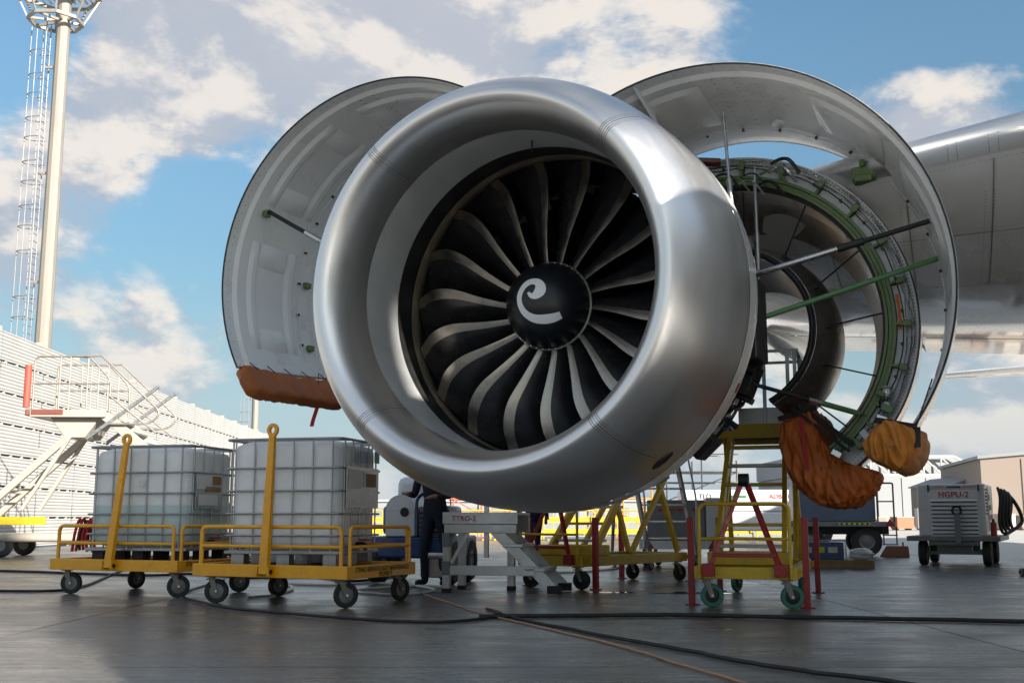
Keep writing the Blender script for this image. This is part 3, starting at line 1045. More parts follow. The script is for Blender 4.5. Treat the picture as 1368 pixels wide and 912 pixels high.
rod('door_actuator', [h0, lerp3(h0, h1, 0.75)], GALV, 0.020)
rod('door_actuator', [lerp3(h0, h1, 0.6), h1], GALV, 0.030)
l0, l1 = Vector((1.60, 0.9, -0.70)), Vector((2.66, 1.70, -1.02))
rod('hold_open_rod', [l0, lerp3(l0, l1, 0.55)], DARKER, 0.020)
rod('hold_open_rod', [lerp3(l0, l1, 0.52), lerp3(l0, l1, 0.9)], GREENR, 0.028)
rod('rod_collar', [lerp3(l0, l1, 0.5), lerp3(l0, l1, 0.60)], STEEL, 0.034, ends=False)
m0, m1 = Vector((-3.74, 0.65, 1.50)), Vector((-3.12, 0.78, 1.12))
rod('hold_open_rod', [m0, lerp3(m0, m1, 0.75)], DARKER, 0.024)
rod('hold_open_rod', [lerp3(m0, m1, 0.72), m1], STEEL, 0.032)
rod('hold_open_rod', [m1, Vector((-1.6, 1.1, 0.2))], STEEL, 0.028)

# ---- thrust reverser half swung open behind the right door
TC = (1.30, -0.09)
TY = 1.70
TA0, TA1 = rad(112), rad(-58)
cen = lambda y: TC


def tpt(r, a, y):
    return Vector((TC[0] + r * math.cos(a), y, TC[1] + r * math.sin(a)))


tr = ebuild(MB().lathe([(TY, 1.835), (TY + 0.10, 1.84), (TY + 0.9, 1.80), (TY + 1.7, 1.66), (TY + 2.3, 1.50), (TY + 2.3, 1.485)], 64, TA1, TA0, centre=cen), 'thrust_reverser_half', WHITE, angle=40)
MB().lathe([(TY - 0.005, 1.76), (TY - 0.01, 1.835), (TY + 0.02, 1.838), (TY + 0.02, 1.76)], 64, TA1, TA0, centre=cen).build('outer_flange', PANELG, tr)
for (ra, rb, y_, m_, d_) in ((1.535, 1.56, TY - 0.03, GREEN, 0.10), (1.565, 1.60, TY - 0.005, GREEN, 0.06), (1.605, 1.635, TY - 0.025, GREEN, 0.08)):
    MB().lathe([(y_ + d_, ra), (y_, ra), (y_, rb), (y_ + d_, rb)], 64, TA1, TA0, centre=cen).build('frame_ring', m_, tr)
MB().lathe([(TY + 0.09, 1.50), (TY + 0.095, 1.85)], 64, TA1, TA0, centre=cen).build('frame_web', DARK, tr)
nr = 12
for k in range(nr):
    a0_, a1_ = TA1 + (TA0 - TA1) * k / nr, TA1 + (TA0 - TA1) * (k + 1) / nr
    MB().lathe([(TY + 0.05, 1.64), (TY + 0.045, 1.755)], 8, a0_ + 0.012, a1_ - 0.012, centre=cen).build('cascade_panel', PANELG, tr)
for k in range(nr + 1):
    a = TA1 + (TA0 - TA1) * k / nr
    Mx = Matrix.Translation((TC[0], 0, TC[1])) @ Matrix.Rotation(-a, 4, 'Y')
    MB().box(1.60, 1.80, TY - 0.03, TY + 0.06, -0.012, 0.012, Mx).build('frame_rib', GREEN, tr)
    MB().box(1.69, 1.78, TY - 0.06, TY - 0.02, -0.03, 0.03, Mx).build('rib_bracket', GREEN, tr, bevel=0.008)
random.seed(3)
for (r_, rr_, m_, n_) in ((1.70, 0.007, DARKER, 37), (1.785, 0.010, STEEL, 37), (1.80, 0.006, STEEL, 37), (1.74, 0.006, STEEL, 26)):
    MB().tube([tpt(r_ + random.uniform(-0.012, 0.012), TA0 - 0.15 - (TA0 - TA1 - 0.4) * k / n_, TY - 0.05 + random.uniform(-0.01, 0.01)) for k in range(n_ + 1)], rr_, 6).build('control_cable', m_, tr)
for k in range(14):
    a = TA0 - 0.2 - (TA0 - TA1 - 0.5) * k / 13
    MB().cyl(tpt(1.70, a, TY - 0.075), tpt(1.70, a, TY - 0.03), 0.016, n=10).build('cable_clip', DARK, tr)
rv2 = MB()
for k in range(150):
    a = TA1 + (TA0 - TA1) * k / 149
    for r_ in (1.815, 1.775):
        rivet(rv2, tpt(r_, a, TY - 0.011), (0, -1, 0), 0.006, 6, 0.001)
rv2.build('rivets', DARK, tr, smooth=False)['kind'] = 'stuff'
MB().lathe([(TY + 0.05, 1.535), (TY + 0.2, 1.53), (TY + 0.6, 1.50), (TY + 0.95, 1.42), (TY + 1.3, 1.30)], 64, TA1, TA0, centre=cen).build('sleeve_lining', BROWN, tr, angle=50)
# panel seams on the lining: blocker doors
for k in range(7):
    a = TA1 + (TA0 - TA1) * (k + 0.5) / 7
    w_ = (TA0 - TA1) / 7 * 0.46
    MB().lathe([(TY + 0.14, 1.522), (TY + 0.3, 1.516), (TY + 0.58, 1.490)], 10, a - w_, a + w_, centre=cen).build('blocker_door', BROWN, tr, angle=50)
# inner fixed structure
IA0, IA1 = rad(100), rad(-62)
MB().lathe(smooth_prof([(TY - 0.02, 0.845), (TY + 0.25, 0.92), (TY + 0.6, 1.0), (TY + 1.0, 1.01), (TY + 1.5, 0.93), (TY + 2.1, 0.78)], 3), 56, IA1, IA0, centre=cen).build('inner_shell', IFS, tr, angle=50)
MB().lathe([(TY + 0.0, 0.825), (TY + 0.3, 0.86), (TY + 1.0, 0.93), (TY + 2.0, 0.75)], 56, IA1, IA0, centre=cen).build('inner_shell_lining', BROWN, tr, angle=50)
MB().tube([tpt(0.835, IA1 + (IA0 - IA1) * k / 60, TY - 0.03) for k in range(61)], 0.026, 8).build('fire_seal', DARKER, tr)
MB().tube([tpt(0.875, IA1 + (IA0 - IA1) * k / 60, TY - 0.005) for k in range(61)], 0.006, 6).build('seal_retainer', STEEL, tr)
for a_ in (82, 56, 28, 2, -22, -44):
    a = rad(a_)
    lk = MB().tube([tpt(0.96, a, TY + 0.30), tpt(1.50, a + 0.03, TY + 0.12)], 0.009, 6).build('drag_link', DARKER, tr)
    MB().box(-0.03, 0.03, -0.03, 0.03, -0.02, 0.02, Matrix.Translation(tpt(0.945, a, TY + 0.30)) @ Matrix.Rotation(-a, 4, 'Y')).build('link_foot', DARKER, lk, bevel=0.006)
# upper and lower side walls that join shell and sleeve
for a_, m_ in ((TA0 - 0.01, PANELG), (TA1 + 0.04, DARK)):
    MB().grid(lambda u, v: tpt(0.86 + 0.66 * u, a_, TY + 0.12 + 1.3 * v), 4, 4).build('bifurcation_wall', m_, tr)
# latch hardware near the lower end
for k in range(9):
    a = rad(-26 - 3.6 * k)
    r_ = random.uniform(1.62, 1.76)
    s_ = random.uniform(0.03, 0.06)
    Mx = Matrix.Translation(tpt(r_, a, TY - 0.06)) @ Matrix.Rotation(-a + random.uniform(-.4, .4), 4, 'Y')
    MB().box(-s_, s_, -0.05, 0.03, -s_ * 0.6, s_ * 0.6, Mx).build('latch_hardware', [GREEN, GREENR, STEEL, GREEN, PANELG][k % 5], tr, bevel=0.008)
for k, (a_, r_) in enumerate(((-25, 1.67), (-29, 1.72))):
    pc = tpt(r_, rad(a_), TY - 0.09)
    MB().lathe([(0, 0.001), (0, 0.03), (0.02, 0.032), (0.02, 0.05), (0.05, 0.055), (0.06, 0.07)], 20, M=Matrix.Translation(pc)).build('actuator_motor', STEEL, tr)
    for q_ in range(3):
        MB().tube([pc + Vector((0, -0.004, 0)) + Vector((math.cos(t), 0, math.sin(t))) * (0.018 + 0.014 * q_) for t in [2 * PI * i / 16 for i in range(16)]], 0.004, 5, closed=True).build('motor_ring', DARKER, tr)
MB().lathe([(TY + 0.034, 1.655), (TY + 0.032, 1.74)], 4, rad(-3), rad(9), centre=cen).build('placard', MARK, tr, smooth=False)
MB().lathe([(TY + 0.030, 1.655), (TY + 0.028, 1.685)], 4, rad(-3), rad(9), centre=cen).build('placard_stripe', mat('orange_print', (0.7, 0.14, 0.02), 0.5), tr, smooth=False)
# red brown hoses and clutter on top of the fan case, near the pylon
for k in range(12):
    p_ = Vector((0.95 + 0.09 * k + random.uniform(-.03, .03), 1.25 + random.uniform(-0.25, 0.3), 1.40 + random.uniform(-.12, .08)))
    ebuild(MB().tube(smooth_path([p_, p_ + Vector((0.08, 0.05, 0.05)), p_ + Vector((0.18, -0.04, 0.0)), p_ + Vector((0.26, 0.03, -0.12))], 4), random.uniform(0.008, 0.02), 6), 'harness',
           [DARKER, GREEN, STEEL, DARK][k % 4])
ebuild(MB().bar((0.75, 1.2, 1.66), (1.35, 1.35, 1.60), 0.16, 0.05), 'top_fairing', mat('red_brown_primer', (0.16, 0.045, 0.03), 0.5, var=0.3), bevel=0.01)
# ------------------------------------------------------------------ the airliner: wing, body, tailplane
jet = thing('airliner', 'large airliner whose swept silver edged wing reaches behind the engine', 'airliner', (EO.x, EO.y, 0), -ETH)
WL = (0, 0, EO.z)


def yt(s, t):
    return 5 * t * (0.2969 * math.sqrt(s) - 0.126 * s - 0.3516 * s * s + 0.2843 * s ** 3 - 0.1036 * s ** 4)


def wing_pt(x, s, up, off=0.0):
    yl = 3.25 - 0.65 * x
    yte = 11.1 + (0.32 * -x if x < 0 else 0.05 * x)
    zl = 1.52 - 0.075 * (x - 2.2) if x > -2 else 1.935 - 0.10 * (x + 2)
    zt = zl - 0.42
    c = yte - yl
    th = yt(max(s, 0.0), 0.088) * c
    z = zl + (zt - zl) * s + (th * 0.9 if up else -th * 1.0) - 0.02 * c * math.sin(PI * s) * (0 if up else 1)
    return Vector((x, yl + s * c, z + (off if up else -off)))


XS0, XS1 = 7.4, -9.5


def wing_sheet(s0, s1, up, off=0.0, x0=XS0, x1=XS1, nx=30, ns=14, flip=False, droop=0.0):
    return MB().grid(lambda u, v: wing_pt(x0 + (x1 - x0) * u, s0 + (s1 - s0) * v, up, off) + Vector((0, 0, -droop * (v ** 1.5))), nx, ns)


WINGP = mat('wing_underside_paint', (0.86, 0.86, 0.845), 0.28, 0.0, var=0.05, scale=0.8, coat=1.0, dirt=0.12, dirt_col=(0.5, 0.48, 0.45), stretch=(1, 0.3, 1))
wg = wing_sheet(0.0135, 0.74, False)
wg.grid(lambda u, v: wing_pt(XS0 + (XS1 - XS0) * u, 0.0135 + 0.7265 * v, True), 30, 14)
wg.build('wing_box', WINGP, jet, loc=WL, angle=50)
sl_ = MB().grid(lambda u, v: wing_pt(XS0 + (XS1 - XS0) * u, 0.0128 * abs(2 * v - 1) ** 2, v > 0.5, 0.010), 30, 20)
sl_.build('leading_edge_slat', LIP, jet, loc=WL, angle=50)
for (a, b, dr) in ((7.0, 2.6, 0.16), (2.55, -1.6, 0.16), (-1.7, -8.0, 0.12)):
    fl = wing_sheet(0.75, 1.0, False, 0.0, a, b, 10, 6, droop=dr)
    fl.grid(lambda u, v: wing_pt(a + (b - a) * u, 0.75 + 0.25 * v, True) + Vector((0, 0, -dr * v ** 1.5)), 10, 6)
    fl.build('flap', WINGP, jet, loc=WL, angle=50)
seam = MB()
for s in (0.14, 0.30, 0.52, 0.735):
    seam.grid(lambda u, v: wing_pt(XS0 + (XS1 - XS0) * u, s + 0.0012 * (v - .5), False, 0.003), 40, 1)
for xx in (5.6, 4.7, 3.9, 3.1, 2.2, 1.3):
    seam.grid(lambda u, v: wing_pt(xx - 0.15 * u + 0.010 * (v - .5), 0.018 + 0.28 * u, False, 0.003), 16, 1)
seam.build('panel_seams', mat('seam_grey', (0.22, 0.22, 0.22), 0.5), jet, loc=WL, smooth=False)['kind'] = 'stuff'
wr = MB()
for xx in (5.55, 4.65, 3.85, 3.05, 2.15):
    for k in range(40):
        for d_ in (-0.04, 0.04):
            p_ = wing_pt(xx + d_ - 0.15 * k / 39, 0.06 + 0.24 * k / 39, False, 0.003)
            rivet(wr, p_, (0, -0.2, -1), 0.007, 5, 0.001)
for k in range(160):
    for s in (0.019, 0.13, 0.15, 0.29):
        rivet(wr, wing_pt(7 - 7 * k / 159, s, False, 0.003), (0, -0.2, -1), 0.006, 5, 0.001)
for xx in (3.95, 3.87, 3.6, 3.52):
    for k in range(9):
        rivet(wr, wing_pt(xx, 0.0002 + 0.0013 * k, False, 0.011), (0, -1, -0.6), 0.005, 5, 0.002)
wr.build('rivets', mat('rivet_dark', (0.12, 0.12, 0.12), 0.5), jet, loc=WL, smooth=False)['kind'] = 'stuff'
# flap track fairing and polished strips near the flaps
for xx in (4.9, 0.4):
    ff = MB()
    c0 = wing_pt(xx, 0.62, False)
    ff.lathe([(0, 0.01), (0.5, 0.16), (1.4, 0.26), (2.6, 0.27), (4.2, 0.16), (5.2, 0.02)], 20, M=Matrix.Translation((xx, c0.y, c0.z - 0.02)) @ Matrix.Rotation(rad(2), 4, 'X'))
    ff.build('flap_track_fairing', WINGP, jet, loc=WL, angle=50)
# pylon
py = MB()
py.prism([(-0.28, 0.3), (0.28, 0.3), (0.34, 1.15), (0.22, 1.5), (-0.22, 1.5), (-0.34, 1.15)], 1.7, 6.5)
py.build('pylon', WINGP, jet, loc=WL, bevel=0.05)
# fuselage, belly and tail
FX, FZ = 9.9, 1.50
fu = MB().lathe([(-10.1, 0.05), (-9.9, 0.5), (-9.2, 1.1), (-8.0, 1.85), (-6.4, 2.45), (-4.1, 2.76), (-2.0, 2.86), (18, 2.86), (26, 2.5), (33, 1.6), (39, 0.5), (40, 0.2)], 48,
                centre=lambda y: (FX, FZ + (0.03 * (y - 18) if y > 18 else (-0.02 * (-4 - y) * 2 if y < -4 else 0))))
fu.build('fuselage', WHITE, jet, loc=WL, angle=50)
MB().lathe([(-3, 0.5), (0, 2.0), (3, 2.5), (9, 2.5), (13, 1.9), (16, 0.5)], 32, centre=lambda y: (FX, FZ - 1.35)).build('belly_fairing', WINGP, jet, loc=WL, angle=50)
st = MB()
for up in (0, 1):
    st.grid(lambda u, v: Vector((1.6 + 8.3 * u, 33.2 - 3.6 * u + v * (1.6 + 3.4 * u), 3.15 - 0.10 * u + (1 if up else -1) * yt(v, 0.09) * (1.6 + 3.4 * u))), 8, 10)
st.build('tailplane', WINGP, jet, loc=WL, angle=50)
vf = MB()
for sd in (-1, 1):
    vf.grid(lambda u, v: Vector((FX + sd * yt(v, 0.10) * (7 - 4 * u), 28.5 + 7 * u + v * (7.0 - 4.2 * u), FZ + 2.4 + 8.5 * u)), 8, 10)
vf.build('tail_fin', WHITE, jet, loc=WL, angle=50)
# main gear so that the body stands on the ground
for sx in (-1.9, 1.9):
    gm = MB().cyl((FX + sx * 1.4, 9.0, -0.5 - 0.2), (FX + sx * 1.4, 9.0, -EO.z + 0.62), 0.16)
    gr = gm.build('main_gear', STEEL, jet, loc=WL)
    for (dx, dy) in ((-0.35, -0.75), (0.35, -0.75), (-0.35, 0.75), (0.35, 0.75)):
        MB().lathe([(-0.2, 0.3), (-0.2, 0.55), (-0.12, 0.64), (0.12, 0.64), (0.2, 0.55), (0.2, 0.3)], 24,
                   M=Matrix.Translation((FX + sx * 1.4 + dx, 9.0 + dy, -EO.z + 0.64)) @ Matrix.Rotation(rad(90), 4, 'Z')).build('tyre', TYRE, gr)
    MB().bar((FX + sx * 1.4, 8.1, -EO.z + 0.64), (FX + sx * 1.4, 9.9, -EO.z + 0.64), 0.22, 0.22).build('bogie_beam', STEEL, gr)
ng = MB().cyl((FX, -5.0, -0.7), (FX, -5.0, -EO.z + 0.5), 0.11).build('nose_gear', STEEL, jet, loc=WL)
for dx in (-0.3, 0.3):
    MB().lathe([(-0.15, 0.2), (-0.15, 0.42), (-0.08, 0.5), (0.08, 0.5), (0.15, 0.42), (0.15, 0.2)], 24, M=Matrix.Translation((FX + dx, -5, -EO.z + 0.5)) @ Matrix.Rotation(rad(90), 4, 'Z')).build('tyre', TYRE, ng)


# ------------------------------------------------------------------ protective covers
def wrinkle(p, amp, sc, seed):
    v = Vector(p) * sc + Vector((seed, seed * 2.1, 0))
    ridge = 1 - abs(mnoise.noise(v * 1.1 + Vector((3.1, 0.0, 1.7)))) * 2.2
    ridge2 = 1 - abs(mnoise.noise(Vector((v.x * 3.4 + v.z * 1.6, v.y * 3.0, v.z * 0.8 - v.x * 1.0)))) * 3.0
    return (mnoise.noise(v) * 0.7 + 0.40 * ridge + 0.55 * ridge2 + 0.15 * mnoise.noise(v * 5.1)) * amp


def pouch(name, label, outline, layers, m, amp, seed, straps=(), loc=(0, 0, 0)):
    """soft bag: an (x, z) outline of the engine frame swept through (y, scale) layers"""
    root = thing(name, label, 'cover', E3(0, 0, 0), -ETH)
    pts = smooth_path([(x, 0, z) for x, z in outline] + [(outline[0][0], 0, outline[0][1])], 12)[:-1]
    cx = sum(p.x for p in pts) / len(pts)
    cz = sum(p.z for p in pts) / len(pts)
    n = len(pts)
    vs, fs = [], []
    lay = smooth_path([(y, s, 0) for y, s in layers], 9)
    for l in lay:
        for p in pts:
            q = Vector((cx + (p.x - cx) * l.y, l.x, cz + (p.z - cz) * l.y))
            d = (q - Vector((cx, (layers[0][0] + layers[-1][0]) / 2, cz))).normalized()
            q = q + d * wrinkle((q.x * 1.0, q.y * 1.2, q.z * 0.55), amp, 5.0, seed)
            vs.append(q)
    for i in range(len(lay) - 1):
        for k in range(n):
            l = (k + 1) % n
            fs.append((i * n + k, i * n + l, (i + 1) * n + l, (i + 1) * n + k))
    fs.append(tuple(range(n)))
    fs.append(tuple((len(lay) - 1) * n + k for k in reversed(range(n))))
    MB().add(vs, fs).build('cover_fabric', m, root, angle=80)
    for (a, b, w, mm) in straps:
        MB().bar(a, b, w, 0.006, up=(0, 1, 0.2)).build('strap', mm, root)
    return root


STRAP = mat('black_webbing', (0.010, 0.010, 0.011), 0.7, var=0.2)
pouch('protective_cover', 'large sagging orange cover tied under the open reverser half', [(1.80, -1.06), (1.98, -0.96), (2.14, -0.95), (2.20, -1.22), (2.38, -1.42), (2.64, -1.52), (2.62, -1.66), (2.50, -1.80), (2.28, -1.85), (2.04, -1.76), (1.86, -1.52), (1.80, -1.28)],
      [(1.555, 0.15), (1.56, 0.45), (1.575, 0.74), (1.62, 0.93), (1.72, 1.0), (2.2, 0.98), (2.6, 0.9), (2.75, 0.5)], ORANGE, 0.05, 2.0,
      [((1.78, 1.60, -1.00), (2.16, 1.58, -0.90), 0.05, STRAP), ((2.02, 1.515, -1.0), (2.06, 1.50, -1.5), 0.035, REDSTREAM)])
eR = geoR(AR(1.0), 0.0, 0)
pouch('protective_cover', 'small amber cover bag strapped over the lower corner of the open cowl door', [(eR.x - 0.42, eR.z - 0.10), (eR.x - 0.24, eR.z + 0.09), (eR.x - 0.08, eR.z + 0.06), (eR.x + 0.02, eR.z + 0.00), (eR.x + 0.01, eR.z - 0.16), (eR.x - 0.10, eR.z - 0.32), (eR.x - 0.24, eR.z - 0.30), (eR.x - 0.38, eR.z - 0.21)],
      [(0.185, 0.15), (0.19, 0.5), (0.205, 0.78), (0.26, 0.95), (0.5, 1.0), (1.6, 0.95), (1.95, 0.7), (2.05, 0.2)], AMBER, 0.035, 5.0,
      [((eR.x - 0.30, 0.22, eR.z + 0.09), (eR.x + 0.02, 0.20, eR.z + 0.02), 0.05, STRAP), ((eR.x + 0.035, 0.24, eR.z + 0.02), (eR.x + 0.03, 0.22, eR.z - 0.15), 0.05, STRAP),
       ((eR.x + 0.02, 0.22, eR.z), (eR.x + 0.17, 0.28, eR.z + 0.42), 0.012, STRAP)])
# black straps slung from the case to the reverser's lower end
lash = thing('tie_down_strap', 'pair of black straps slung diagonally above the large orange cover', 'strap', E3(0, 0, 0), -ETH)
MB().bar((1.98, 1.58, -0.86), (2.50, 1.56, -1.28), 0.05, 0.008, up=(0, 1, 0.1)).build('strap', STRAP, lash)
MB().bar((1.93, 1.56, -0.90), (2.46, 1.54, -1.34), 0.03, 0.008, up=(0, 1, 0.1)).build('strap', STRAP, lash)

# orange boot over the lower edge of the left door
boot = thing('protective_cover', 'long orange boot laced along the lower edge of the mast side cowl door', 'cover', E3(0, 0, 0), -ETH)


def boot_pt(u, v):
    t = -0.04 + 1.08 * u
    ph = 2 * PI * v
    a_end = AL(1.0) + 0.085 + 0.03 * u
    p = geoL(a_end, t, -0.03)
    rr = Vector((math.cos(a_end), 0, math.sin(a_end)))
    tt = Vector((-math.sin(a_end), 0, math.cos(a_end)))
    end = min(1.0, 22 * min(u, 1 - u) + 0.05)
    sag = 1 + 0.35 * math.sin(PI * min(1, u * 1.1))
    q = p + rr * math.copysign(abs(math.cos(ph)) ** 0.4, math.cos(ph)) * 0.085 * end + tt * math.copysign(abs(math.sin(ph)) ** 0.4, math.sin(ph)) * (0.175 + 0.012 * math.sin(9 * u)) * end
    return q + rr * wrinkle((q.x, q.y, q.z), 0.022, 6.0, 9.0)


MB().grid(boot_pt, 36, 28).build('cover_fabric', mat('brown_orange_tarpaulin', (0.36, 0.10, 0.018), 0.6, var=0.25, scale=5, bump=0.4, bscale=9, dirt=0.3, dirt_col=(0.14, 0.04, 0.01)), boot, angle=80)
for k in range(5):
    t = 0.10 + 0.19 * k
    MB().bar(geoL(AL(1.0) - 0.03, t, -0.075), geoL(AL(1.0) + 0.03, t + 0.01, -0.125), 0.010, 0.005, up=(0, 1, 0)).build('lace', STRAP, boot)
# warning streamer hanging from the left door
sp_ = geoL(AL(1.0), 0.78, -0.05)
sw = E3(sp_.x + 0.10, sp_.y, sp_.z - 0.18)
streamer = thing('warning_streamer', 'narrow red warning streamer hanging below the mast side cowl door', 'streamer', sw, rad(-10))
MB().grid(lambda u, v: Vector((0.05 * (v - .5) - 0.05 * u + 0.012 * math.sin(5 * u), 0.02 * math.sin(4 * u), -0.42 * u)), 12, 1).build('ribbon', REDSTREAM, streamer)
MB().tube([(0, 0, 0.2), (0, 0, 0)], 0.004, 6).build('cord', STRAP, streamer)


# ------------------------------------------------------------------ tank carts
FORK = mat('plated_fork_steel', (0.20, 0.185, 0.16), 0.45, 0.7, var=0.2, scale=14, dirt=0.3)
def caster(parent, x, y, z_top, r, rz, tyre_m, w=0.05, hub_m=None):
    hub_m = hub_m or STEELG
    f = MB()
    off = 0.05
    c, s = math.cos(rz), math.sin(rz)
    Mx = Matrix.Translation((x, y, 0)) @ Matrix.Rotation(rz, 4, 'Z')
    f.box(-0.055, 0.055, -0.05, 0.05, z_top - 0.012, z_top, Mx)
    f.lathe([(0, 0.035), (0.03, 0.035)], 12, M=Mx @ Matrix.Translation((0, 0, z_top - 0.045)) @ Matrix.Rotation(rad(90), 4, 'X'))
    for sd in (-1, 1):
        f.add([(-0.03, sd * (w / 2 + 0.012), z_top - 0.03), (0.03, sd * (w / 2 + 0.012), z_top - 0.03), (off + 0.022, sd * (w / 2 + 0.012), r - 0.02), (off - 0.022, sd * (w / 2 + 0.012), r - 0.02),
               (-0.03, sd * (w / 2 + 0.006), z_top - 0.03), (0.03, sd * (w / 2 + 0.006), z_top - 0.03), (off + 0.022, sd * (w / 2 + 0.006), r - 0.02), (off - 0.022, sd * (w / 2 + 0.006), r - 0.02)],
              [(0, 1, 2, 3), (7, 6, 5, 4), (0, 4, 5, 1), (1, 5, 6, 2), (2, 6, 7, 3), (3, 7, 4, 0)], Mx)
    f.box(-0.05, 0.05, -w / 2 - 0.014, w / 2 + 0.014, z_top - 0.04, z_top - 0.028, Mx)
    fo = f.build('caster', FORK, parent, smooth=False)
    MW = Mx @ Matrix.Translation((off, 0, r))
    MB().lathe([(-w / 2, r * 0.62), (-w / 2, r * 0.93), (-w / 2 + 0.012, r), (w / 2 - 0.012, r), (w / 2, r * 0.93), (w / 2, r * 0.62)], 28, M=MW).build('tyre', tyre_m, fo)
    MB().lathe([(-w / 2 + 0.004, 0.001), (-w / 2 + 0.004, r * 0.3), (-w / 2 + 0.012, r * 0.62), (w / 2 - 0.012, r * 0.62), (w / 2 - 0.004, r * 0.3), (w / 2 - 0.004, 0.001)], 24, M=MW).build('hub', hub_m, fo)
    MB().cyl(MW @ Vector((0, -w / 2 - 0.02, 0)), MW @ Vector((0, w / 2 + 0.02, 0)), 0.012, n=8).build('axle', STEEL, fo)
    return fo


def tank_cart(label, loc, rz, rots, tilt=0.05):
    t = thing('tank_cart', label, 'cart', loc, rz, 'yellow tank carts')
    LX, LY = 0.93, 0.65
    fr = MB()
    fr.box(-LX, LX, -LY, -LY + 0.05, 0.275, 0.40)
    fr.box(-LX, LX, LY - 0.05, LY, 0.275, 0.40)
    fr.box(-LX, -LX + 0.05, -LY + 0.05, LY - 0.05, 0.275, 0.40)
    fr.box(LX - 0.05, LX, -LY + 0.05, LY - 0.05, 0.275, 0.40)
    fr.build('frame', YELLOW, t, bevel=0.006)
    for k in range(6):
        MB().box(-LX + 0.052, LX - 0.052, -LY + 0.054 + k * 0.2, -LY + 0.246 + k * 0.2, 0.345, 0.375).build('deck_board', PLY, t, bevel=0.003)
    r_ = 0.020
    zt, zm, zb = 0.765, 0.575, 0.39

    def rail(a, b):
        a, b = Vector(a), Vector(b)
        mb = MB().tube(fillet([a + Vector((0, 0, zb)), a + Vector((0, 0, zt)), b + Vector((0, 0, zt)), b + Vector((0, 0, zb))], 0.07, 6), r_, 10)
        rl = mb.build('guard_rail', YELLOW, t, angle=60)
        MB().tube([a + Vector((0, 0, zm)), b + Vector((0, 0, zm))], r_ * 0.9, 10).build('mid_rail', YELLOW, rl)
    e = 0.03
    rail((-LX + 0.09, -LY + e, 0), (LX - 0.09, -LY + e, 0))
    rail((LX - e, -LY + 0.09, 0), (LX - e, LY - 0.09, 0))
    rail((-LX + 0.09, LY - e, 0), (LX - 0.09, LY - e, 0))
    rail((-LX + e, -LY + 0.09, 0), (-LX + e, LY - 0.09, 0))
    # tow bar folded upright
    tb = MB()
    y0 = -LY - 0.045
    tb.add([(-0.052, y0 - 0.03, 0.31), (0.052, y0 - 0.03, 0.31), (0.052, y0 + 0.03, 0.31), (-0.052, y0 + 0.03, 0.31),
            (tilt - 0.034, y0 - 0.022, 1.66), (tilt + 0.034, y0 - 0.022, 1.66), (tilt + 0.034, y0 + 0.022, 1.66), (tilt - 0.034, y0 + 0.022, 1.66)],
           [(0, 3, 2, 1), (4, 5, 6, 7), (0, 1, 5, 4), (1, 2, 6, 5), (2, 3, 7, 6), (3, 0, 4, 7)])
    bar_o = tb.build('tow_bar', YELLOW, t, bevel=0.006)
    eye = []
    MB().lathe([(-0.018, 0.032), (-0.018, 0.062), (-0.010, 0.068), (0.010, 0.068), (0.018, 0.062), (0.018, 0.032), (-0.018, 0.032)], 28, M=Matrix.Translation((tilt * 1.03, y0, 1.715))).build('tow_eye', YELLOW, bar_o)
    hg = MB().cyl((-0.085, y0, 0.335), (0.085, y0, 0.335), 0.024, n=12)
    hg.build('hinge_pin', DARK, bar_o)
    for sx in (-1, 1):
        MB().box(sx * 0.068 - 0.010, sx * 0.068 + 0.010, -LY - 0.085, -LY - 0.001, 0.29, 0.385).build('hinge_lug', YELLOW, bar_o, bevel=0.004)
    for (x, y), rr in zip(((-0.78, -0.52), (0.78, -0.52), (0.78, 0.52), (-0.78, 0.52)), rots):
        caster(t, x, y, 0.274, 0.122, rr, TYRE)
    text('lettering', 'ETIHAD AIRWAYS LIGHT MAINTENANCE', PRINTBLK, t, (LX + 0.002, 0.0, 0.357), (rad(90), 0, rad(90)), 0.066, width=0.83)
    text('lettering', 'PROPERTY', PRINTBLK, t, (LX + 0.002, 0.05, 0.305), (rad(90), 0, rad(90)), 0.060, width=0.9)
    return t


CART_R, CART_L = (-2.13, 11.82, 0), (-4.16, 13.25, 0)
tank_cart('yellow tank cart with the lettered end, its wheels nearest the nacelle', CART_R, rad(-25), (0.5, 0.9, 1.3, 1.2))
tank_cart('yellow tank cart farther left, its end tucked behind the other cart', CART_L, rad(-25), (0.4, 0.8, 1.0, 1.4), 0.17)


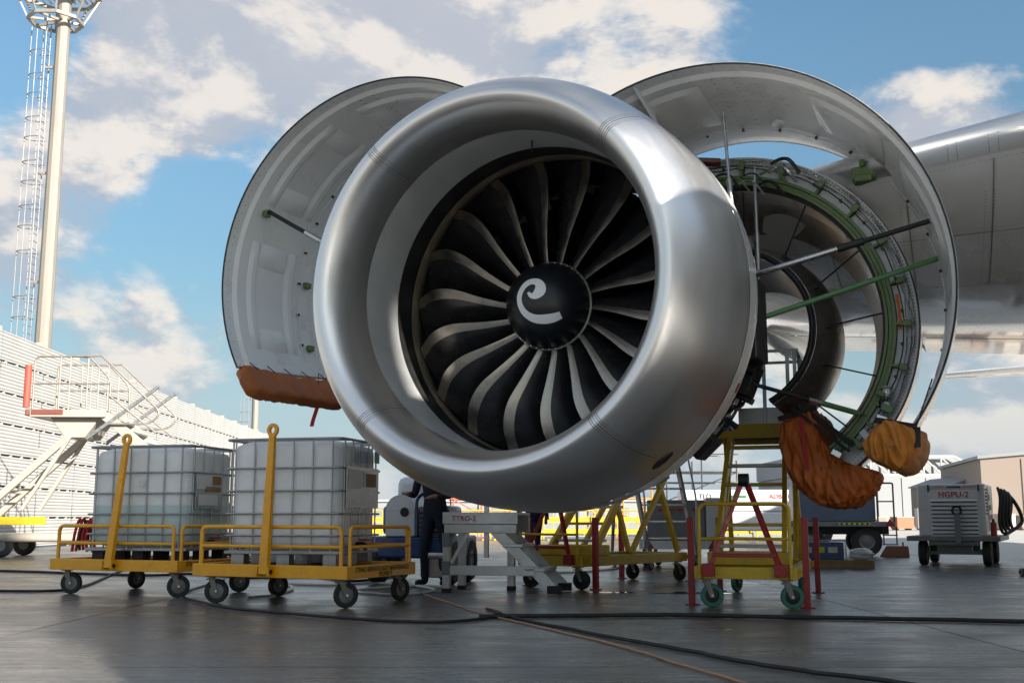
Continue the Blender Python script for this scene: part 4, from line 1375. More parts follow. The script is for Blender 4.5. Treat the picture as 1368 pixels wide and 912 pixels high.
def liquid_mat(name, col_low, level, col_top):
    m = bpy.data.materials.new(name)
    m.use_nodes = True
    N, L = m.node_tree.nodes, m.node_tree.links
    b = N['Principled BSDF']
    b.inputs['Roughness'].default_value = 0.38
    tc = N.new('ShaderNodeTexCoord')
    sp2 = N.new('ShaderNodeSeparateXYZ')
    L.new(tc.outputs['Object'], sp2.inputs[0])
    mr = N.new('ShaderNodeMapRange')
    mr.inputs[1].default_value, mr.inputs[2].default_value = level - 0.012, level + 0.012
    L.new(sp2.outputs[2], mr.inputs[0])
    ns = N.new('ShaderNodeTexNoise')
    ns.inputs['Scale'].default_value = 7
    ns.inputs['Detail'].default_value = 6
    L.new(tc.outputs['Object'], ns.inputs['Vector'])
    mx = N.new('ShaderNodeMix')
    mx.data_type = 'RGBA'
    mx.inputs[6].default_value = (*col_low, 1)
    mx.inputs[7].default_value = (*col_top, 1)
    L.new(mr.outputs[0], mx.inputs[0])
    m2 = N.new('ShaderNodeMix')
    m2.data_type = 'RGBA'
    m2.blend_type = 'MULTIPLY'
    mr2 = N.new('ShaderNodeMapRange')
    mr2.inputs[1].default_value, mr2.inputs[2].default_value = 0.4, 0.75
    mr2.inputs[3].default_value, mr2.inputs[4].default_value = 0, 0.5
    L.new(ns.outputs['Fac'], mr2.inputs[0])
    L.new(mr2.outputs[0], m2.inputs[0])
    L.new(mx.outputs[2], m2.inputs[6])
    m2.inputs[7].default_value = (0.82, 0.82, 0.80, 1)
    L.new(m2.outputs[2], b.inputs['Base Color'])
    tl = N.new('ShaderNodeBsdfTranslucent')
    L.new(m2.outputs[2], tl.inputs['Color'])
    ms = N.new('ShaderNodeMixShader')
    ms.inputs[0].default_value = 0.15
    L.new(b.outputs[0], ms.inputs[1])
    L.new(tl.outputs[0], ms.inputs[2])
    L.new(ms.outputs[0], N['Material Output'].inputs['Surface'])
    return m


def ibc(label, loc, rz, tank_m, details):
    t = thing('bulk_liquid_tank', label, 'tank', loc, rz, 'caged bulk tanks on the yellow carts')
    HX, HY = 0.645, 0.545

    def se(a, p):
        return math.copysign(abs(a) ** p, a)
    tk = MB()
    nz, na = 26, 72

    def tank_pt(u, v):
        ph = 2 * PI * u
        z = 0.16 + 1.10 * v
        k = 1.0
        e_ = min(v, 1 - v) * 1.10
        if e_ < 0.12:
            k = 1 - 0.13 * (1 - math.sqrt(max(0, 1 - (1 - e_ / 0.12) ** 2)))
        if v in (0.0, 1.0):
            k = 0.80
        cx, sy = se(math.cos(ph), 0.22), se(math.sin(ph), 0.22)
        x, y = (HX - 0.035) * cx * k, (HY - 0.035) * sy * k
        # shallow upright flutes between the cage bars
        fl = 0.010 * math.sin(x * 2 * PI / 0.24) if abs(sy) > abs(cx) else 0.010 * math.sin(y * 2 * PI / 0.22)
        if abs(sy) > abs(cx):
            y += math.copysign(fl, y)
        else:
            x += math.copysign(fl, x)
        return Vector((x, y, z))
    tk.grid(tank_pt, na, nz)
    tk.add([tank_pt(k / na, 1.0) for k in range(na)], [tuple(range(na))])
    tk.build('tank', tank_m, t, angle=60)
    MB().lathe([(0, 0.10), (0.05, 0.10), (0.055, 0.001)], 24, M=Matrix.Translation((0, 0, 1.255)) @ Matrix.Rotation(rad(90), 4, 'X')).build('filler_cap', mat('green_cap', (0.03, 0.30, 0.16), 0.5), t)
    # cage
    zs = [0.30, 0.52, 0.75, 0.98, 1.275]
    for z in zs:
        pts = fillet([(-HX, -HY, z), (HX, -HY, z), (HX, HY, z), (-HX, HY, z)], 0.08, 5, closed=True)
        MB().tube(pts, 0.0115 if z < 1.2 else 0.014, 8, closed=True).build('cage_ring', GALV, t)
    up_a = MB().tube([(0, 0, 0.13), (0, 0, 1.275)], 0.0095, 8).mesh('cage_upright', GALV)
    for x in (-0.54, -0.325, -0.11, 0.11, 0.325, 0.54):
        for y in (-HY + 0.016, HY - 0.016):
            part('cage_upright', up_a, t, (x, y, 0))
    for y in (-0.42, -0.21, 0.0, 0.21, 0.42):
        for x in (-HX + 0.016, HX - 0.016):
            part('cage_upright', up_a, t, (x, y, 0))
    for y in (-0.25, 0.25):
        MB().tube([(-HX, y, 1.278), (HX, y, 1.278)], 0.011, 8).build('top_bar', GALV, t)
    # pallet base
    MB().box(-HX + 0.01, HX - 0.01, -HY + 0.01, HY - 0.01, 0.115, 0.15).build('pallet_deck', GALV, t, bevel=0.006)
    blk = MB().box(-0.07, 0.07, -0.06, 0.06, 0.0, 0.114).mesh('pallet_foot', details['foot'], smooth=False)
    for x in (-0.51, 0, 0.51):
        for y in (-0.42, 0, 0.42):
            part('pallet_foot', blk, t, (x, y, 0))
    # discharge valve on the end
    vl = MB().tube([(HX - 0.08, 0.0, 0.20), (HX + 0.02, 0.0, 0.20), (HX + 0.07, 0.0, 0.17)], 0.035, 12).build('valve', DARKER, t)
    MB().box(HX + 0.0, HX + 0.09, -0.05, 0.06, 0.245, 0.262).build('valve_handle', RED, vl)
    # plates fixed to the cage at the end
    for (y0, y1, z0, z1, m_, d_) in details['plates']:
        MB().box(HX + 0.013 + d_, HX + 0.018 + d_, y0, y1, z0, z1).build('data_plate', m_, t)
    for (x0, x1, z0, z1, m_) in details['front']:
        MB().box(x0, x1, -HY - 0.004, -HY + 0.0, z0, z1).build('label_sticker', m_, t)
    return t


TANKB = liquid_mat('tank_half_full', (0.58, 0.71, 0.69), 0.62, (0.90, 0.905, 0.90))
TANKW = liquid_mat('tank_full', (0.92, 0.92, 0.915), 0.18, (0.92, 0.92, 0.915))
bluel, greenl = mat('blue_label', (0.03, 0.10, 0.26), 0.4), mat('green_label', (0.02, 0.22, 0.05), 0.4)
ibc('caged white tank with greenish liquid halfway up, on the farther cart', (-4.06, 13.22, 0.376), rad(-15), TANKB,
    dict(foot=DARKER, plates=[(-0.42, 0.16, 0.58, 0.97, GALVP, 0), (-0.40, -0.10, 0.80, 0.95, PAPER, 0.006), (-0.05, 0.12, 0.85, 0.95, CARDB, 0.006), (-0.22, 0.12, 0.77, 0.83, CARDB, 0.006), (-0.36, 0.06, 0.62, 0.74, PAPER, 0.006)], front=[(0.02, 0.08, 0.82, 0.90, PAPER)]))
ibc('caged plain white tank on the cart nearest the nacelle', (-2.20, 12.05, 0.376), rad(-15), TANKW,
    dict(foot=GALV, plates=[(-0.44, 0.42, 0.58, 1.0, GALVP, 0), (-0.40, -0.05, 0.78, 0.97, PAPER, 0.006), (0.08, 0.34, 0.80, 0.94, CARDB, 0.006), (0.0, 0.05, 0.80, 0.96, PAPER, 0.006), (-0.10, 0.12, 1.05, 1.17, bluel, 0), (0.30, 0.44, 1.06, 1.18, greenl, 0)], front=[]))
# straps thrown over the end rail of the farther cart
hs = thing('safety_harness', 'red and black harness slung over the far cart rail', 'harness', (CART_L[0] - 0.98, CART_L[1] + 0.42, 0.0), rad(-25))
random.seed(21)
for k in range(7):
    x = 0.06 * k - 0.12
    MB().tube(smooth_path([(x, -0.05, 0.45 + 0.05 * random.random()), (x + random.uniform(-.04, .04), -0.04, 0.66), (x + 0.03, 0.0, 0.79 + random.random() * 0.05), (x + random.uniform(-.06, .08), 0.06, 0.80), (x, 0.08, 0.55)], 4), 0.018, 6).build('webbing', [REDSTREAM, STRAP][k % 3 == 2], hs)
# ------------------------------------------------------------------ yellow access stands
def access_stand(label, loc, rz, wheel_m, full=True):
    t = thing('access_stand', label, 'work platform', loc, rz, 'yellow and red access stands')
    W, D = 0.45, 2.55
    fr = MB()
    for sx in (-1, 1):
        fr.box(sx * W - 0.04, sx * W + 0.04, 0.0, D, 0.27, 0.39)
    fr.box(-W + 0.042, W - 0.042, 0.0, 0.08, 0.272, 0.388)
    fr.box(-W + 0.042, W - 0.042, D - 0.08, D, 0.272, 0.388)
    fr.box(-W + 0.042, W - 0.042, 1.2, 1.28, 0.272, 0.388)
    fr.build('base_frame', YELLOW2, t, bevel=0.006)
    MB().box(-W + 0.05, W - 0.05, 0.30, 0.75, 0.392, 0.52).build('ballast_box', YELLOW2, t, bevel=0.01)
    # front guard
    gl = MB().tube(fillet([(-W + 0.02, -0.02, 0.28), (-W + 0.02, -0.02, 0.99), (W - 0.02, -0.02, 0.99), (W - 0.02, -0.02, 0.28)], 0.09, 6), 0.018, 10).build('guard_rail', YELLOW2, t, angle=60)
    MB().tube([(-W + 0.02, -0.02, 0.655), (W - 0.02, -0.02, 0.655)], 0.015, 8).build('mid_rail', YELLOW2, gl)
    # raised red tow frame
    rf = MB()
    ap = Vector((0.0, 0.12, 1.17))
    for sx in (-1, 1):
        rf.bar(Vector((sx * 0.34, -0.06, 0.36)), ap + Vector((sx * 0.035, 0, 0)), 0.045, 0.045)
    rf.bar((-0.30, -0.045, 0.50), (0.30, -0.045, 0.50), 0.04, 0.04)
    tf = rf.build('tow_frame', RED, t, bevel=0.004)
    MB().cyl((-0.05, 0.12, 1.22), (0.05, 0.12, 1.22), 0.065, n=16).build('tow_coupling', DARK, tf)
    for sx in (-1, 1):
        MB().box(sx * 0.34 - 0.06, sx * 0.34 + 0.06, -0.11, -0.042, 0.30, 0.42).build('hinge_box', RED, tf, bevel=0.006)
    # flight of steps between leaning stringers
    a0, a1 = Vector((0, 0.45, 0.42)), Vector((0, 1.75, 1.78))
    for sx in (-1, 1):
        MB().bar(a0 + Vector((sx * 0.34, 0, 0)), a1 + Vector((sx * 0.30, 0, 0)), 0.05, 0.11).build('stringer', YELLOW2, t, bevel=0.004)
    for k in range(6):
        p_ = a0.lerp(a1, (k + 0.7) / 6.4)
        MB().box(-0.325, 0.325, p_.y - 0.02, p_.y + 0.20, p_.z - 0.015, p_.z + 0.02).build('tread', [GALV, YELLOW2][k % 2], t, bevel=0.004)
    for sx in (-1, 1):
        MB().bar((sx * 0.40, 2.45, 0.40), (sx * 0.36, 1.80, 1.78), 0.055, 0.075).build('leg', YELLOW2, t, bevel=0.004)
        MB().bar((sx * 0.40, 1.24, 0.40), (sx * 0.37, 2.55, 1.78), 0.05, 0.07).build('leg', YELLOW2, t, bevel=0.004)
    # platform
    pf = MB()
    pf.box(-0.47, 0.47, 1.70, 2.85, 1.80, 1.845)
    pf.build('deck', DARK, t)
    for (b_, n_) in (((-0.48, 0.48, 1.66, 1.70, 1.74, 1.90), 0), ((-0.48, 0.48, 2.85, 2.89, 1.74, 1.90), 0), ((-0.51, -0.472, 1.66, 2.89, 1.742, 1.898), 0), ((0.472, 0.51, 1.66, 2.89, 1.742, 1.898), 0)):
        MB().box(*b_).build('deck_edge', YELLOW2, t, bevel=0.005)
    MB().box(-0.20, 0.44, 1.71, 1.725, 1.905, 2.08).build('toe_board', ALU, t, bevel=0.003)
    for (x, y, z1) in ((0.10, 1.69, 2.70), (0.44, 1.69, 2.70), (0.46, 2.25, 2.72), (0.46, 2.84, 2.72), (-0.30, 1.69, 2.15), (-0.46, 2.84, 2.72), (0.36, 1.69, 2.70)):
        MB().bar((x, y, 1.76), (x, y, z1), 0.04, 0.04).build('rail_post', ALU, t, bevel=0.004)
    MB().bar((0.46, 1.69, 2.72), (0.46, 2.84, 2.72), 0.045, 0.03).build('hand_rail', ALU, t)
    MB().bar((0.08, 1.69, 2.715), (0.46, 1.69, 2.715), 0.045, 0.03).build('hand_rail', ALU, t)
    MB().bar((-0.46, 2.84, 2.735), (0.46, 2.84, 2.735), 0.045, 0.03).build('hand_rail', ALU, t)
    MB().bar((0.46, 1.69, 2.32), (0.46, 2.84, 2.32), 0.04, 0.025).build('knee_rail', ALU, t)
    # red stabiliser posts
    for (x, y) in ((0.56, 0.18), (0.56, 2.52), (-0.56, 2.52), (-0.56, 0.30)):
        po = MB().bar((x, y, 0.014), (x, y, 0.86), 0.062, 0.062).build('stabiliser_post', RED, t, bevel=0.004)
        MB().cyl((x, y, 0.0), (x, y, 0.012), 0.075, n=16).build('foot_plate', RED, po)
        MB().bar((x, y, 0.33), (x - math.copysign(0.12, x), y, 0.33), 0.05, 0.06).build('outrigger_arm', YELLOW2, po)
    for (x, y, rr) in ((-0.38, 0.06, 0.3), (0.38, 0.06, 0.2), (0.38, D - 0.1, 1.3), (-0.38, D - 0.1, 1.2)):
        caster(t, x, y, 0.269, 0.112, rr, wheel_m, 0.048, DARK)
    return t


access_stand('yellow platform stand with green wheels and red tow frame, right of the nacelle', (2.24, 11.0, 0), rad(-17.5), GTYRE)
access_stand('yellow stand with black wheels and red posts directly beneath the nacelle', (0.46, 14.05, 0), rad(-38), TYRE)

# ------------------------------------------------------------------ aluminium work step
stp_ = thing('work_step', 'aluminium work step with two treads in front of the dark figure', 'steps', (-0.81, 13.30, 0), rad(-14))
for (x, y) in ((0.0, 0.0), (0.0, 0.62), (0.62, 0.62)):
    lg = MB().box(x, x + 0.085, y, y + 0.085, 0.02, 0.68).build('leg', ALU, stp_, bevel=0.004)
    MB().box(x - 0.004, x + 0.089, y - 0.004, y + 0.089, 0.0, 0.05).build('rubber_foot', DARKER, lg)
for z in (0.30, 0.62):
    MB().box(-0.006, 0.091, -0.006, 0.091, z - 0.10, z + 0.06).build('corner_bracket', GREYP, stp_, bevel=0.003)
MB().box(0.02, 0.88, -0.002, 0.05, 0.68, 0.78).build('side_beam', ALU, stp_, bevel=0.004)
MB().box(0.0, 0.90, -0.008, 0.02, 0.785, 0.92).build('fascia', ALU, stp_, bevel=0.003)
MB().box(0.02, 0.88, 0.66, 0.71, 0.68, 0.90).build('side_beam', ALU, stp_, bevel=0.004)
for k in range(5):
    MB().box(0.0 + k * 0.181, 0.172 + k * 0.181, 0.022, 0.655, 0.885, 0.915).build('deck_plank', ALU, stp_, bevel=0.004)
for y in (0.01, 0.62):
    MB().bar((0.62, y + 0.03, 0.72), (1.30, y + 0.03, 0.06), 0.045, 0.13).build('stringer', ALU, stp_, bevel=0.004)
    MB().bar((1.24, y + 0.03, 0.05), (1.40, y + 0.03, 0.05), 0.06, 0.09).build('rubber_foot', DARKER, stp_, bevel=0.004)
for (x, z) in ((0.72, 0.52), (0.98, 0.25)):
    MB().box(x, x + 0.24, 0.0, 0.67, z, z + 0.04).build('tread', ALU, stp_, bevel=0.006)
MB().box(0.088, 1.10, 0.0, 0.05, 0.20, 0.31).build('lower_beam', ALU, stp_, bevel=0.004)
MB().box(0.088, 0.62, 0.64, 0.69, 0.20, 0.28).build('lower_beam', ALU, stp_, bevel=0.004)
MB().bar((0.10, 0.03, 0.33), (0.30, 0.03, 0.68), 0.03, 0.04).build('brace', ALU, stp_)
MB().tube([(-0.18, 0.04, 0.42), (0.06, 0.04, 0.42)], 0.032, 12).build('outrigger_tube', ALU, stp_)
MB().bar((0.52, 0.04, 0.40), (0.52, 0.04, 1.02), 0.05, 0.05).build('rail_stub', ALU, stp_, bevel=0.003)
text('lettering', 'TTRO-2', PRINTRED, stp_, (0.26, -0.011, 0.845), (rad(90), 0, 0), 0.085)

# ------------------------------------------------------------------ blue and white service cart behind the tanks
sc_ = thing('service_cart', 'blue and white wheeled service cart behind the plain white tank', 'service cart', (-1.18, 15.15, 0), rad(-12))
MB().box(-0.62, 0.50, -0.45, 0.95, 0.34, 0.62).build('chassis', BLUE, sc_, bevel=0.03)
MB().box(-0.60, 0.30, 0.05, 0.92, 0.63, 1.02).build('body', BLUE, sc_, bevel=0.06)
dome = MB().lathe([(-0.46, 0.20), (-0.10, 0.20), (0.30, 0.20)], 20, 0, PI, M=Matrix.Translation((-0.18, 0.0, 0.95)))
dome.box(-0.38, 0.02, -0.46, 0.30, 0.62, 0.952)
dome.add([(-0.18 + 0.2 * math.cos(PI * k / 16), -0.462, 0.95 + 0.2 * math.sin(PI * k / 16)) for k in range(17)], [tuple(range(17))])
dome.build('white_cowl', GPUW, sc_, bevel=0.012)
MB().lathe([(-0.012, 0.001), (-0.012, 0.055), (0.0, 0.06)], 16, M=Matrix.Translation((-0.12, -0.465, 0.93))).build('porthole', DARKER, sc_)
MB().box(0.06, 0.46, -0.44, 0.0, 0.625, 1.0).build('grille_box', GREYP, sc_, bevel=0.02)
for k in range(5):
    MB().box(0.08, 0.44, -0.452, -0.441, 0.66 + 0.06 * k, 0.69 + 0.06 * k).build('louvre', DARKER, sc_)
MB().tube(fillet([(0.04, -0.45, 0.63), (0.04, -0.45, 1.12), (0.20, -0.45, 1.20), (0.48, -0.45, 0.95), (0.48, -0.45, 0.63)], 0.12, 6), 0.022, 8).build('roll_bar', BLUE, sc_)
MB().box(0.10, 0.46, -0.47, -0.1, 0.10, 0.335).build('drip_tank', CREAM, sc_, bevel=0.02)
MB().box(-0.55, -0.15, 0.5, 0.9, 1.025, 1.42).build('rear_cowl', GPUW, sc_, bevel=0.10)
for (x, y) in ((-0.55, -0.2), (0.42, -0.2), (-0.55, 0.7), (0.42, 0.7)):
    w_ = MB().lathe([(-0.09, 0.15), (-0.09, 0.26), (-0.05, 0.29), (0.05, 0.29), (0.09, 0.26), (0.09, 0.15)], 28, M=Matrix.Translation((x, y, 0.29)) @ Matrix.Rotation(rad(90), 4, 'Z')).build('wheel', TYRE, sc_)
    MB().lathe([(-0.06, 0.001), (-0.07, 0.15), (0.07, 0.15), (0.06, 0.001)], 20, M=Matrix.Translation((x, y, 0.29)) @ Matrix.Rotation(rad(90), 4, 'Z')).build('rim', STEELG, w_)


# ------------------------------------------------------------------ people
def person(label, loc, rz, joints, links, cat='person'):
    """joints: name -> (pos, radius); links: pairs. One skinned body."""
    t = thing('person', label, cat, loc, rz)
    names = list(joints)
    me = bpy.data.meshes.new('body')
    me.from_pydata([joints[n][0] for n in names], [(names.index(a), names.index(b)) for a, b in links], [])
    o = bpy.data.objects.new('body', me)
    COL.objects.link(o)
    sk = o.modifiers.new('skin', 'SKIN')
    sk.use_smooth_shade = True
    lay = me.skin_vertices[0].data
    for i, n in enumerate(names):
        r = joints[n][1]
        lay[i].radius = r if isinstance(r, tuple) else (r, r)
        lay[i].use_root = (n == 'pelvis')
    sb = o.modifiers.new('sub', 'SUBSURF')
    sb.levels = sb.render_levels = 2
    dg = bpy.context.evaluated_depsgraph_get()
    nm = bpy.data.meshes.new_from_object(o.evaluated_get(dg))
    bpy.data.objects.remove(o)
    nm.name = 'body'
    nm.materials.clear()
    for m_ in (NAVY, SKIN, DARKER):
        nm.materials.append(m_)
    hz = joints['neck'][0][2] + 0.02
    hands = [Vector(joints[n][0]) for n in names if n.startswith('hand') or n.startswith('tip')]
    for p_ in nm.polygons:
        c = p_.center
        if c.z > hz or min((c - h).length for h in hands) < 0.075:
            p_.material_index = 1
        elif c.z < 0.10:
            p_.material_index = 2
        p_.use_smooth = True
    part('body', nm, t)
    hd = Vector(joints['head'][0])
    MB().grid(lambda u, v: hd + Vector((0.098 * math.sin(PI * (0.02 + 0.52 * u)) * math.cos(2 * PI * v), 0.118 * math.sin(PI * (0.02 + 0.52 * u)) * math.sin(2 * PI * v) - 0.012, 0.045 + 0.10 * math.cos(PI * (0.02 + 0.52 * u)))), 10, 20).build('hair', HAIR, t, angle=80)
    return t


def standing(arm_r, arm_l, lean=0.0, step=0.06):
    J = {'pelvis': ((0, 0, 0.95), (0.155, 0.115)), 'belly': ((0, 0.0 + lean * 0.3, 1.10), (0.15, 0.11)), 'chest': ((0, lean * 0.7, 1.30), (0.175, 0.12)),
         'neckbase': ((0, lean, 1.46), (0.09, 0.08)), 'neck': ((0, lean * 1.1, 1.53), 0.055), 'head': ((0, lean * 1.2 + 0.02, 1.62), (0.078, 0.095)), 'crown': ((0, lean * 1.2 + 0.01, 1.71), (0.07, 0.085)),
         'nose': ((0, lean * 1.2 + 0.105, 1.60), 0.014)}
    Lk = [('pelvis', 'belly'), ('belly', 'chest'), ('chest', 'neckbase'), ('neckbase', 'neck'), ('neck', 'head'), ('head', 'crown'), ('head', 'nose')]
    for sd, nm_, arm, st_ in ((1, 'r', arm_r, step), (-1, 'l', arm_l, -step)):
        J['hip' + nm_] = ((sd * 0.095, 0, 0.88), 0.098)
        J['knee' + nm_] = ((sd * 0.115, st_ + 0.02, 0.50), 0.068)
        J['ankle' + nm_] = ((sd * 0.125, st_ - 0.02, 0.095), 0.052)
        J['heel' + nm_] = ((sd * 0.125, st_ - 0.03, 0.05), 0.045)
        J['toe' + nm_] = ((sd * 0.145, st_ + 0.16, 0.04), (0.045, 0.034))
        Lk += [('pelvis', 'hip' + nm_), ('hip' + nm_, 'knee' + nm_), ('knee' + nm_, 'ankle' + nm_), ('ankle' + nm_, 'heel' + nm_), ('heel' + nm_, 'toe' + nm_)]
        J['shoulder' + nm_] = ((sd * 0.19, lean * 0.95, 1.41), 0.068)
        J['elbow' + nm_] = (arm[0], 0.048)
        J['wrist' + nm_] = (arm[1], 0.034)
        w, e = Vector(arm[1]), Vector(arm[0])
        d = (w - e).normalized()
        sdv = d.cross(Vector((0, 0, 1)))
        sdv = sdv.normalized() if sdv.length > 0.05 else Vector((1, 0, 0))
        J['hand' + nm_] = (tuple(w + d * 0.07), (0.038, 0.020))
        Lk += [('chest', 'shoulder' + nm_), ('shoulder' + nm_, 'elbow' + nm_), ('elbow' + nm_, 'wrist' + nm_), ('wrist' + nm_, 'hand' + nm_)]
        for k in range(4):
            b_ = w + d * 0.10 + sdv * (0.027 - 0.018 * k)
            J['tip%d%s' % (k, nm_)] = (tuple(b_ + d * (0.075 - 0.012 * abs(k - 1.3)) + Vector((0, 0, -0.02))), 0.0085)
            Lk.append(('hand' + nm_, 'tip%d%s' % (k, nm_)))
        J['tipt' + nm_] = (tuple(w + d * 0.09 + sdv * 0.06), 0.010)
        Lk.append(('wrist' + nm_, 'tipt' + nm_))
    return J, Lk


J, Lk = standing(((0.27, 0.10, 1.14), (0.20, 0.34, 1.16)), ((-0.28, 0.06, 1.13), (-0.20, 0.30, 1.12)), 0.10, 0.07)
person('person in navy workwear standing between the blue cart and the aluminium step', (-0.98, 14.62, 0), rad(150), J, Lk)
J, Lk = standing(((0.27, -0.02, 1.13), (0.29, 0.10, 0.90)), ((-0.27, -0.02, 1.13), (-0.30, 0.08, 0.90)), 0.02, 0.12)
person('distant person in dark workwear, legs seen under the middle of the nacelle', (0.42, 21.5, 0), rad(20), J, Lk)

# ------------------------------------------------------------------ grey mobile steps
ld = thing('mobile_steps', 'tall grey mobile steps leaning up behind the nacelle', 'steps', (2.68, 19.0, 0), rad(14))
b0, b1 = Vector((0, 0, 0.20)), Vector((0, 1.35, 3.0))
for sx in (-0.42, 0.42):
    MB().bar(b0 + Vector((sx, 0, 0)), b1 + Vector((sx, 0, 0)), 0.045, 0.13).build('stringer', STEELG, ld, bevel=0.004)
    MB().tube(fillet([b0 + Vector((sx * 1.1, 0.1, 0.15)), b0 + Vector((sx * 1.1, 0.05, 0.95)), b1 + Vector((sx * 1.1, -0.1, 0.85)), b1 + Vector((sx * 1.1, 0.5, 0.85))], 0.15, 5), 0.018, 8).build('hand_rail', GALV, ld)
    MB().bar((sx, 1.9, 0.15), (sx, 1.38, 3.0), 0.05, 0.05).build('rear_leg', STEELG, ld)
for k in range(10):
    p_ = b0.lerp(b1, (k + 0.15) / 10)
    MB().box(-0.40, 0.40, p_.y - 0.02, p_.y + 0.18, p_.z - 0.02, p_.z + 0.012).build('tread', GALV, ld, bevel=0.004)
MB().box(-0.44, 0.44, 1.32, 2.0, 2.985, 3.03).build('platform', GALV, ld)
MB().box(-0.44, 0.44, 0.0, 1.95, 0.19, 0.25).build('base_frame', STEELG, ld, bevel=0.004)
for (x, y) in ((-0.42, 0.05), (0.42, 0.05), (-0.42, 1.85), (0.42, 1.85)):
    caster(ld, x, y, 0.188, 0.07, 0.4, TYRE, 0.035)

# ------------------------------------------------------------------ grey box trolley with warning triangles
tr_ = thing('box_trolley', 'low grey box trolley with red triangle reflectors behind the grey steps', 'trolley', (3.05, 20.6, 0), rad(-8))
MB().box(-0.75, 0.75, 0.0, 1.8, 0.36, 0.46).build('chassis', STEELG, tr_, bevel=0.01)
MB().box(-0.60, 0.44, 0.06, 1.7, 0.465, 1.18).build('grey_box', GREYP, tr_, bevel=0.015)
MB().box(0.46, 0.72, 0.06, 1.7, 0.465, 1.22).build('white_locker', GPUW, tr_, bevel=0.02)
MB().box(-0.75, 0.75, -0.02, -0.002, 0.30, 0.45).build('tail_board', GPUW, tr_)
for sx in (-0.58, 0.58):
    MB().add([(sx - 0.10, -0.026, 0.31), (sx + 0.10, -0.026, 0.31), (sx, -0.026, 0.47), (sx - 0.10, -0.022, 0.31), (sx + 0.10, -0.022, 0.31), (sx, -0.022, 0.47)],
             [(0, 1, 2), (5, 4, 3), (0, 3, 4, 1), (1, 4, 5, 2), (2, 5, 3, 0)]).build('triangle_reflector', RED, tr_, smooth=False)
for k, (x, wd) in enumerate(((-0.40, 0.17), (-0.20, 0.12), (-0.05, 0.16), (0.22, 0.18))):
    MB().box(x, x + wd, 0.052, 0.058, 0.98, 1.02).build('red_stencil', PRINTRED, tr_)
for (x, y) in ((-0.62, 0.2), (0.62, 0.2), (-0.62, 1.5), (0.62, 1.5)):
    MB().lathe([(-0.07, 0.1), (-0.07, 0.17), (-0.04, 0.19), (0.04, 0.19), (0.07, 0.17), (0.07, 0.1)], 20, M=Matrix.Translation((x, y, 0.19)) @ Matrix.Rotation(rad(90), 4, 'Z')).build('tyre', TYRE, tr_)
    MB().cyl((x, y, 0.19), (x, y, 0.37), 0.03).build('stub_leg', STEELG, tr_)

# ------------------------------------------------------------------ white ground unit behind
wt = thing('ground_unit', 'long white lettered ground unit standing in the sun beyond the trolley', 'vehicle', (8.0, 36.0, 0), rad(-4))
MB().box(-2.6, 2.6, 0.0, 1.7, 0.45, 1.05).build('lower_body', GPUW, wt, bevel=0.05)
MB().box(-2.6, 1.2, 0.02, 1.68, 1.055, 1.75).build('upper_body', GPUW, wt, bevel=0.08)
MB().prism([(1.25, 1.055), (2.55, 1.055), (2.3, 1.9), (1.25, 1.9)], 0.03, 1.67).build('cab', GPUW, wt, bevel=0.04)
MB().prism([(1.45, 1.2), (2.38, 1.2), (2.2, 1.8), (1.45, 1.8)], 0.02, 0.028).build('cab_window', DARKER, wt)
for k in range(3):
    MB().box(-2.4 + 1.2 * k, -1.3 + 1.2 * k, 0.008, 0.018, 1.10, 1.32).build('side_panel', GPUW, wt, bevel=0.01)
text('lettering', 'ADB-11', PRINTRED, wt, (0.5, 0.010, 1.53), (rad(90), 0, 0), 0.20)
text('lettering', 'TLD', PRINTBLK, wt, (-1.85, 0.010, 1.53), (rad(90), 0, 0), 0.22)
MB().box(-1.1, -0.55, 0.008, 0.016, 1.49, 1.57).build('green_logo', greenl, wt)
for x in (-1.7, 1.7):
    for y in (0.12, 1.58):
        w_ = MB().lathe([(-0.12, 0.2), (-0.12, 0.38), (-0.06, 0.43), (0.06, 0.43), (0.12, 0.38), (0.12, 0.2)], 24, M=Matrix.Translation((x, y, 0.43))).build('wheel', TYRE, wt)
        MB().lathe([(-0.1, 0.001), (-0.1, 0.2), (0.1, 0.2), (0.1, 0.001)], 16, M=Matrix.Translation((x, y, 0.43))).build('rim', STEELG, w_)

# ------------------------------------------------------------------ flat truck with blue grey box
tk_ = thing('equipment_truck', 'dark flat bed truck carrying a blue grey box beside the orange cover', 'truck', (7.0, 25.7, 0), rad(-10))
tk_.scale = (0.68, 0.68, 0.68)
MB().box(-1.0, 2.35, 0.0, 2.2, 0.98, 1.14).build('flat_bed', STEELG, tk_, bevel=0.01)
MB().box(-0.9, 1.75, 0.1, 2.1, 1.145, 2.35).build('cargo_box', BOXBLUE, tk_, bevel=0.03)
MB().box(-0.9, 1.78, 0.105, 0.12, 1.15, 1.20).build('box_skirt', DARK, tk_)
st_ = MB().box(0.55, 1.55, -0.006, -0.001, 1.04, 1.10).build('reflective_strip', LIME, tk_)
for k in range(6):
    MB().box(0.60 + 0.165 * k, 0.67 + 0.165 * k, -0.011, -0.007, 1.042, 1.098).build('black_chevron', DARKER, st_)
MB().add([(2.02, -0.01, 0.99), (2.32, -0.01, 0.99), (2.17, -0.01, 1.24), (2.02, -0.005, 0.99), (2.32, -0.005, 0.99), (2.17, -0.005, 1.24)], [(0, 1, 2), (5, 4, 3), (0, 3, 4, 1), (1, 4, 5, 2), (2, 5, 3, 0)]).build('triangle_reflector', RED, tk_, smooth=False)
MB().box(-0.9, 2.2, 0.5, 1.7, 0.72, 0.975).build('chassis', DARK, tk_)
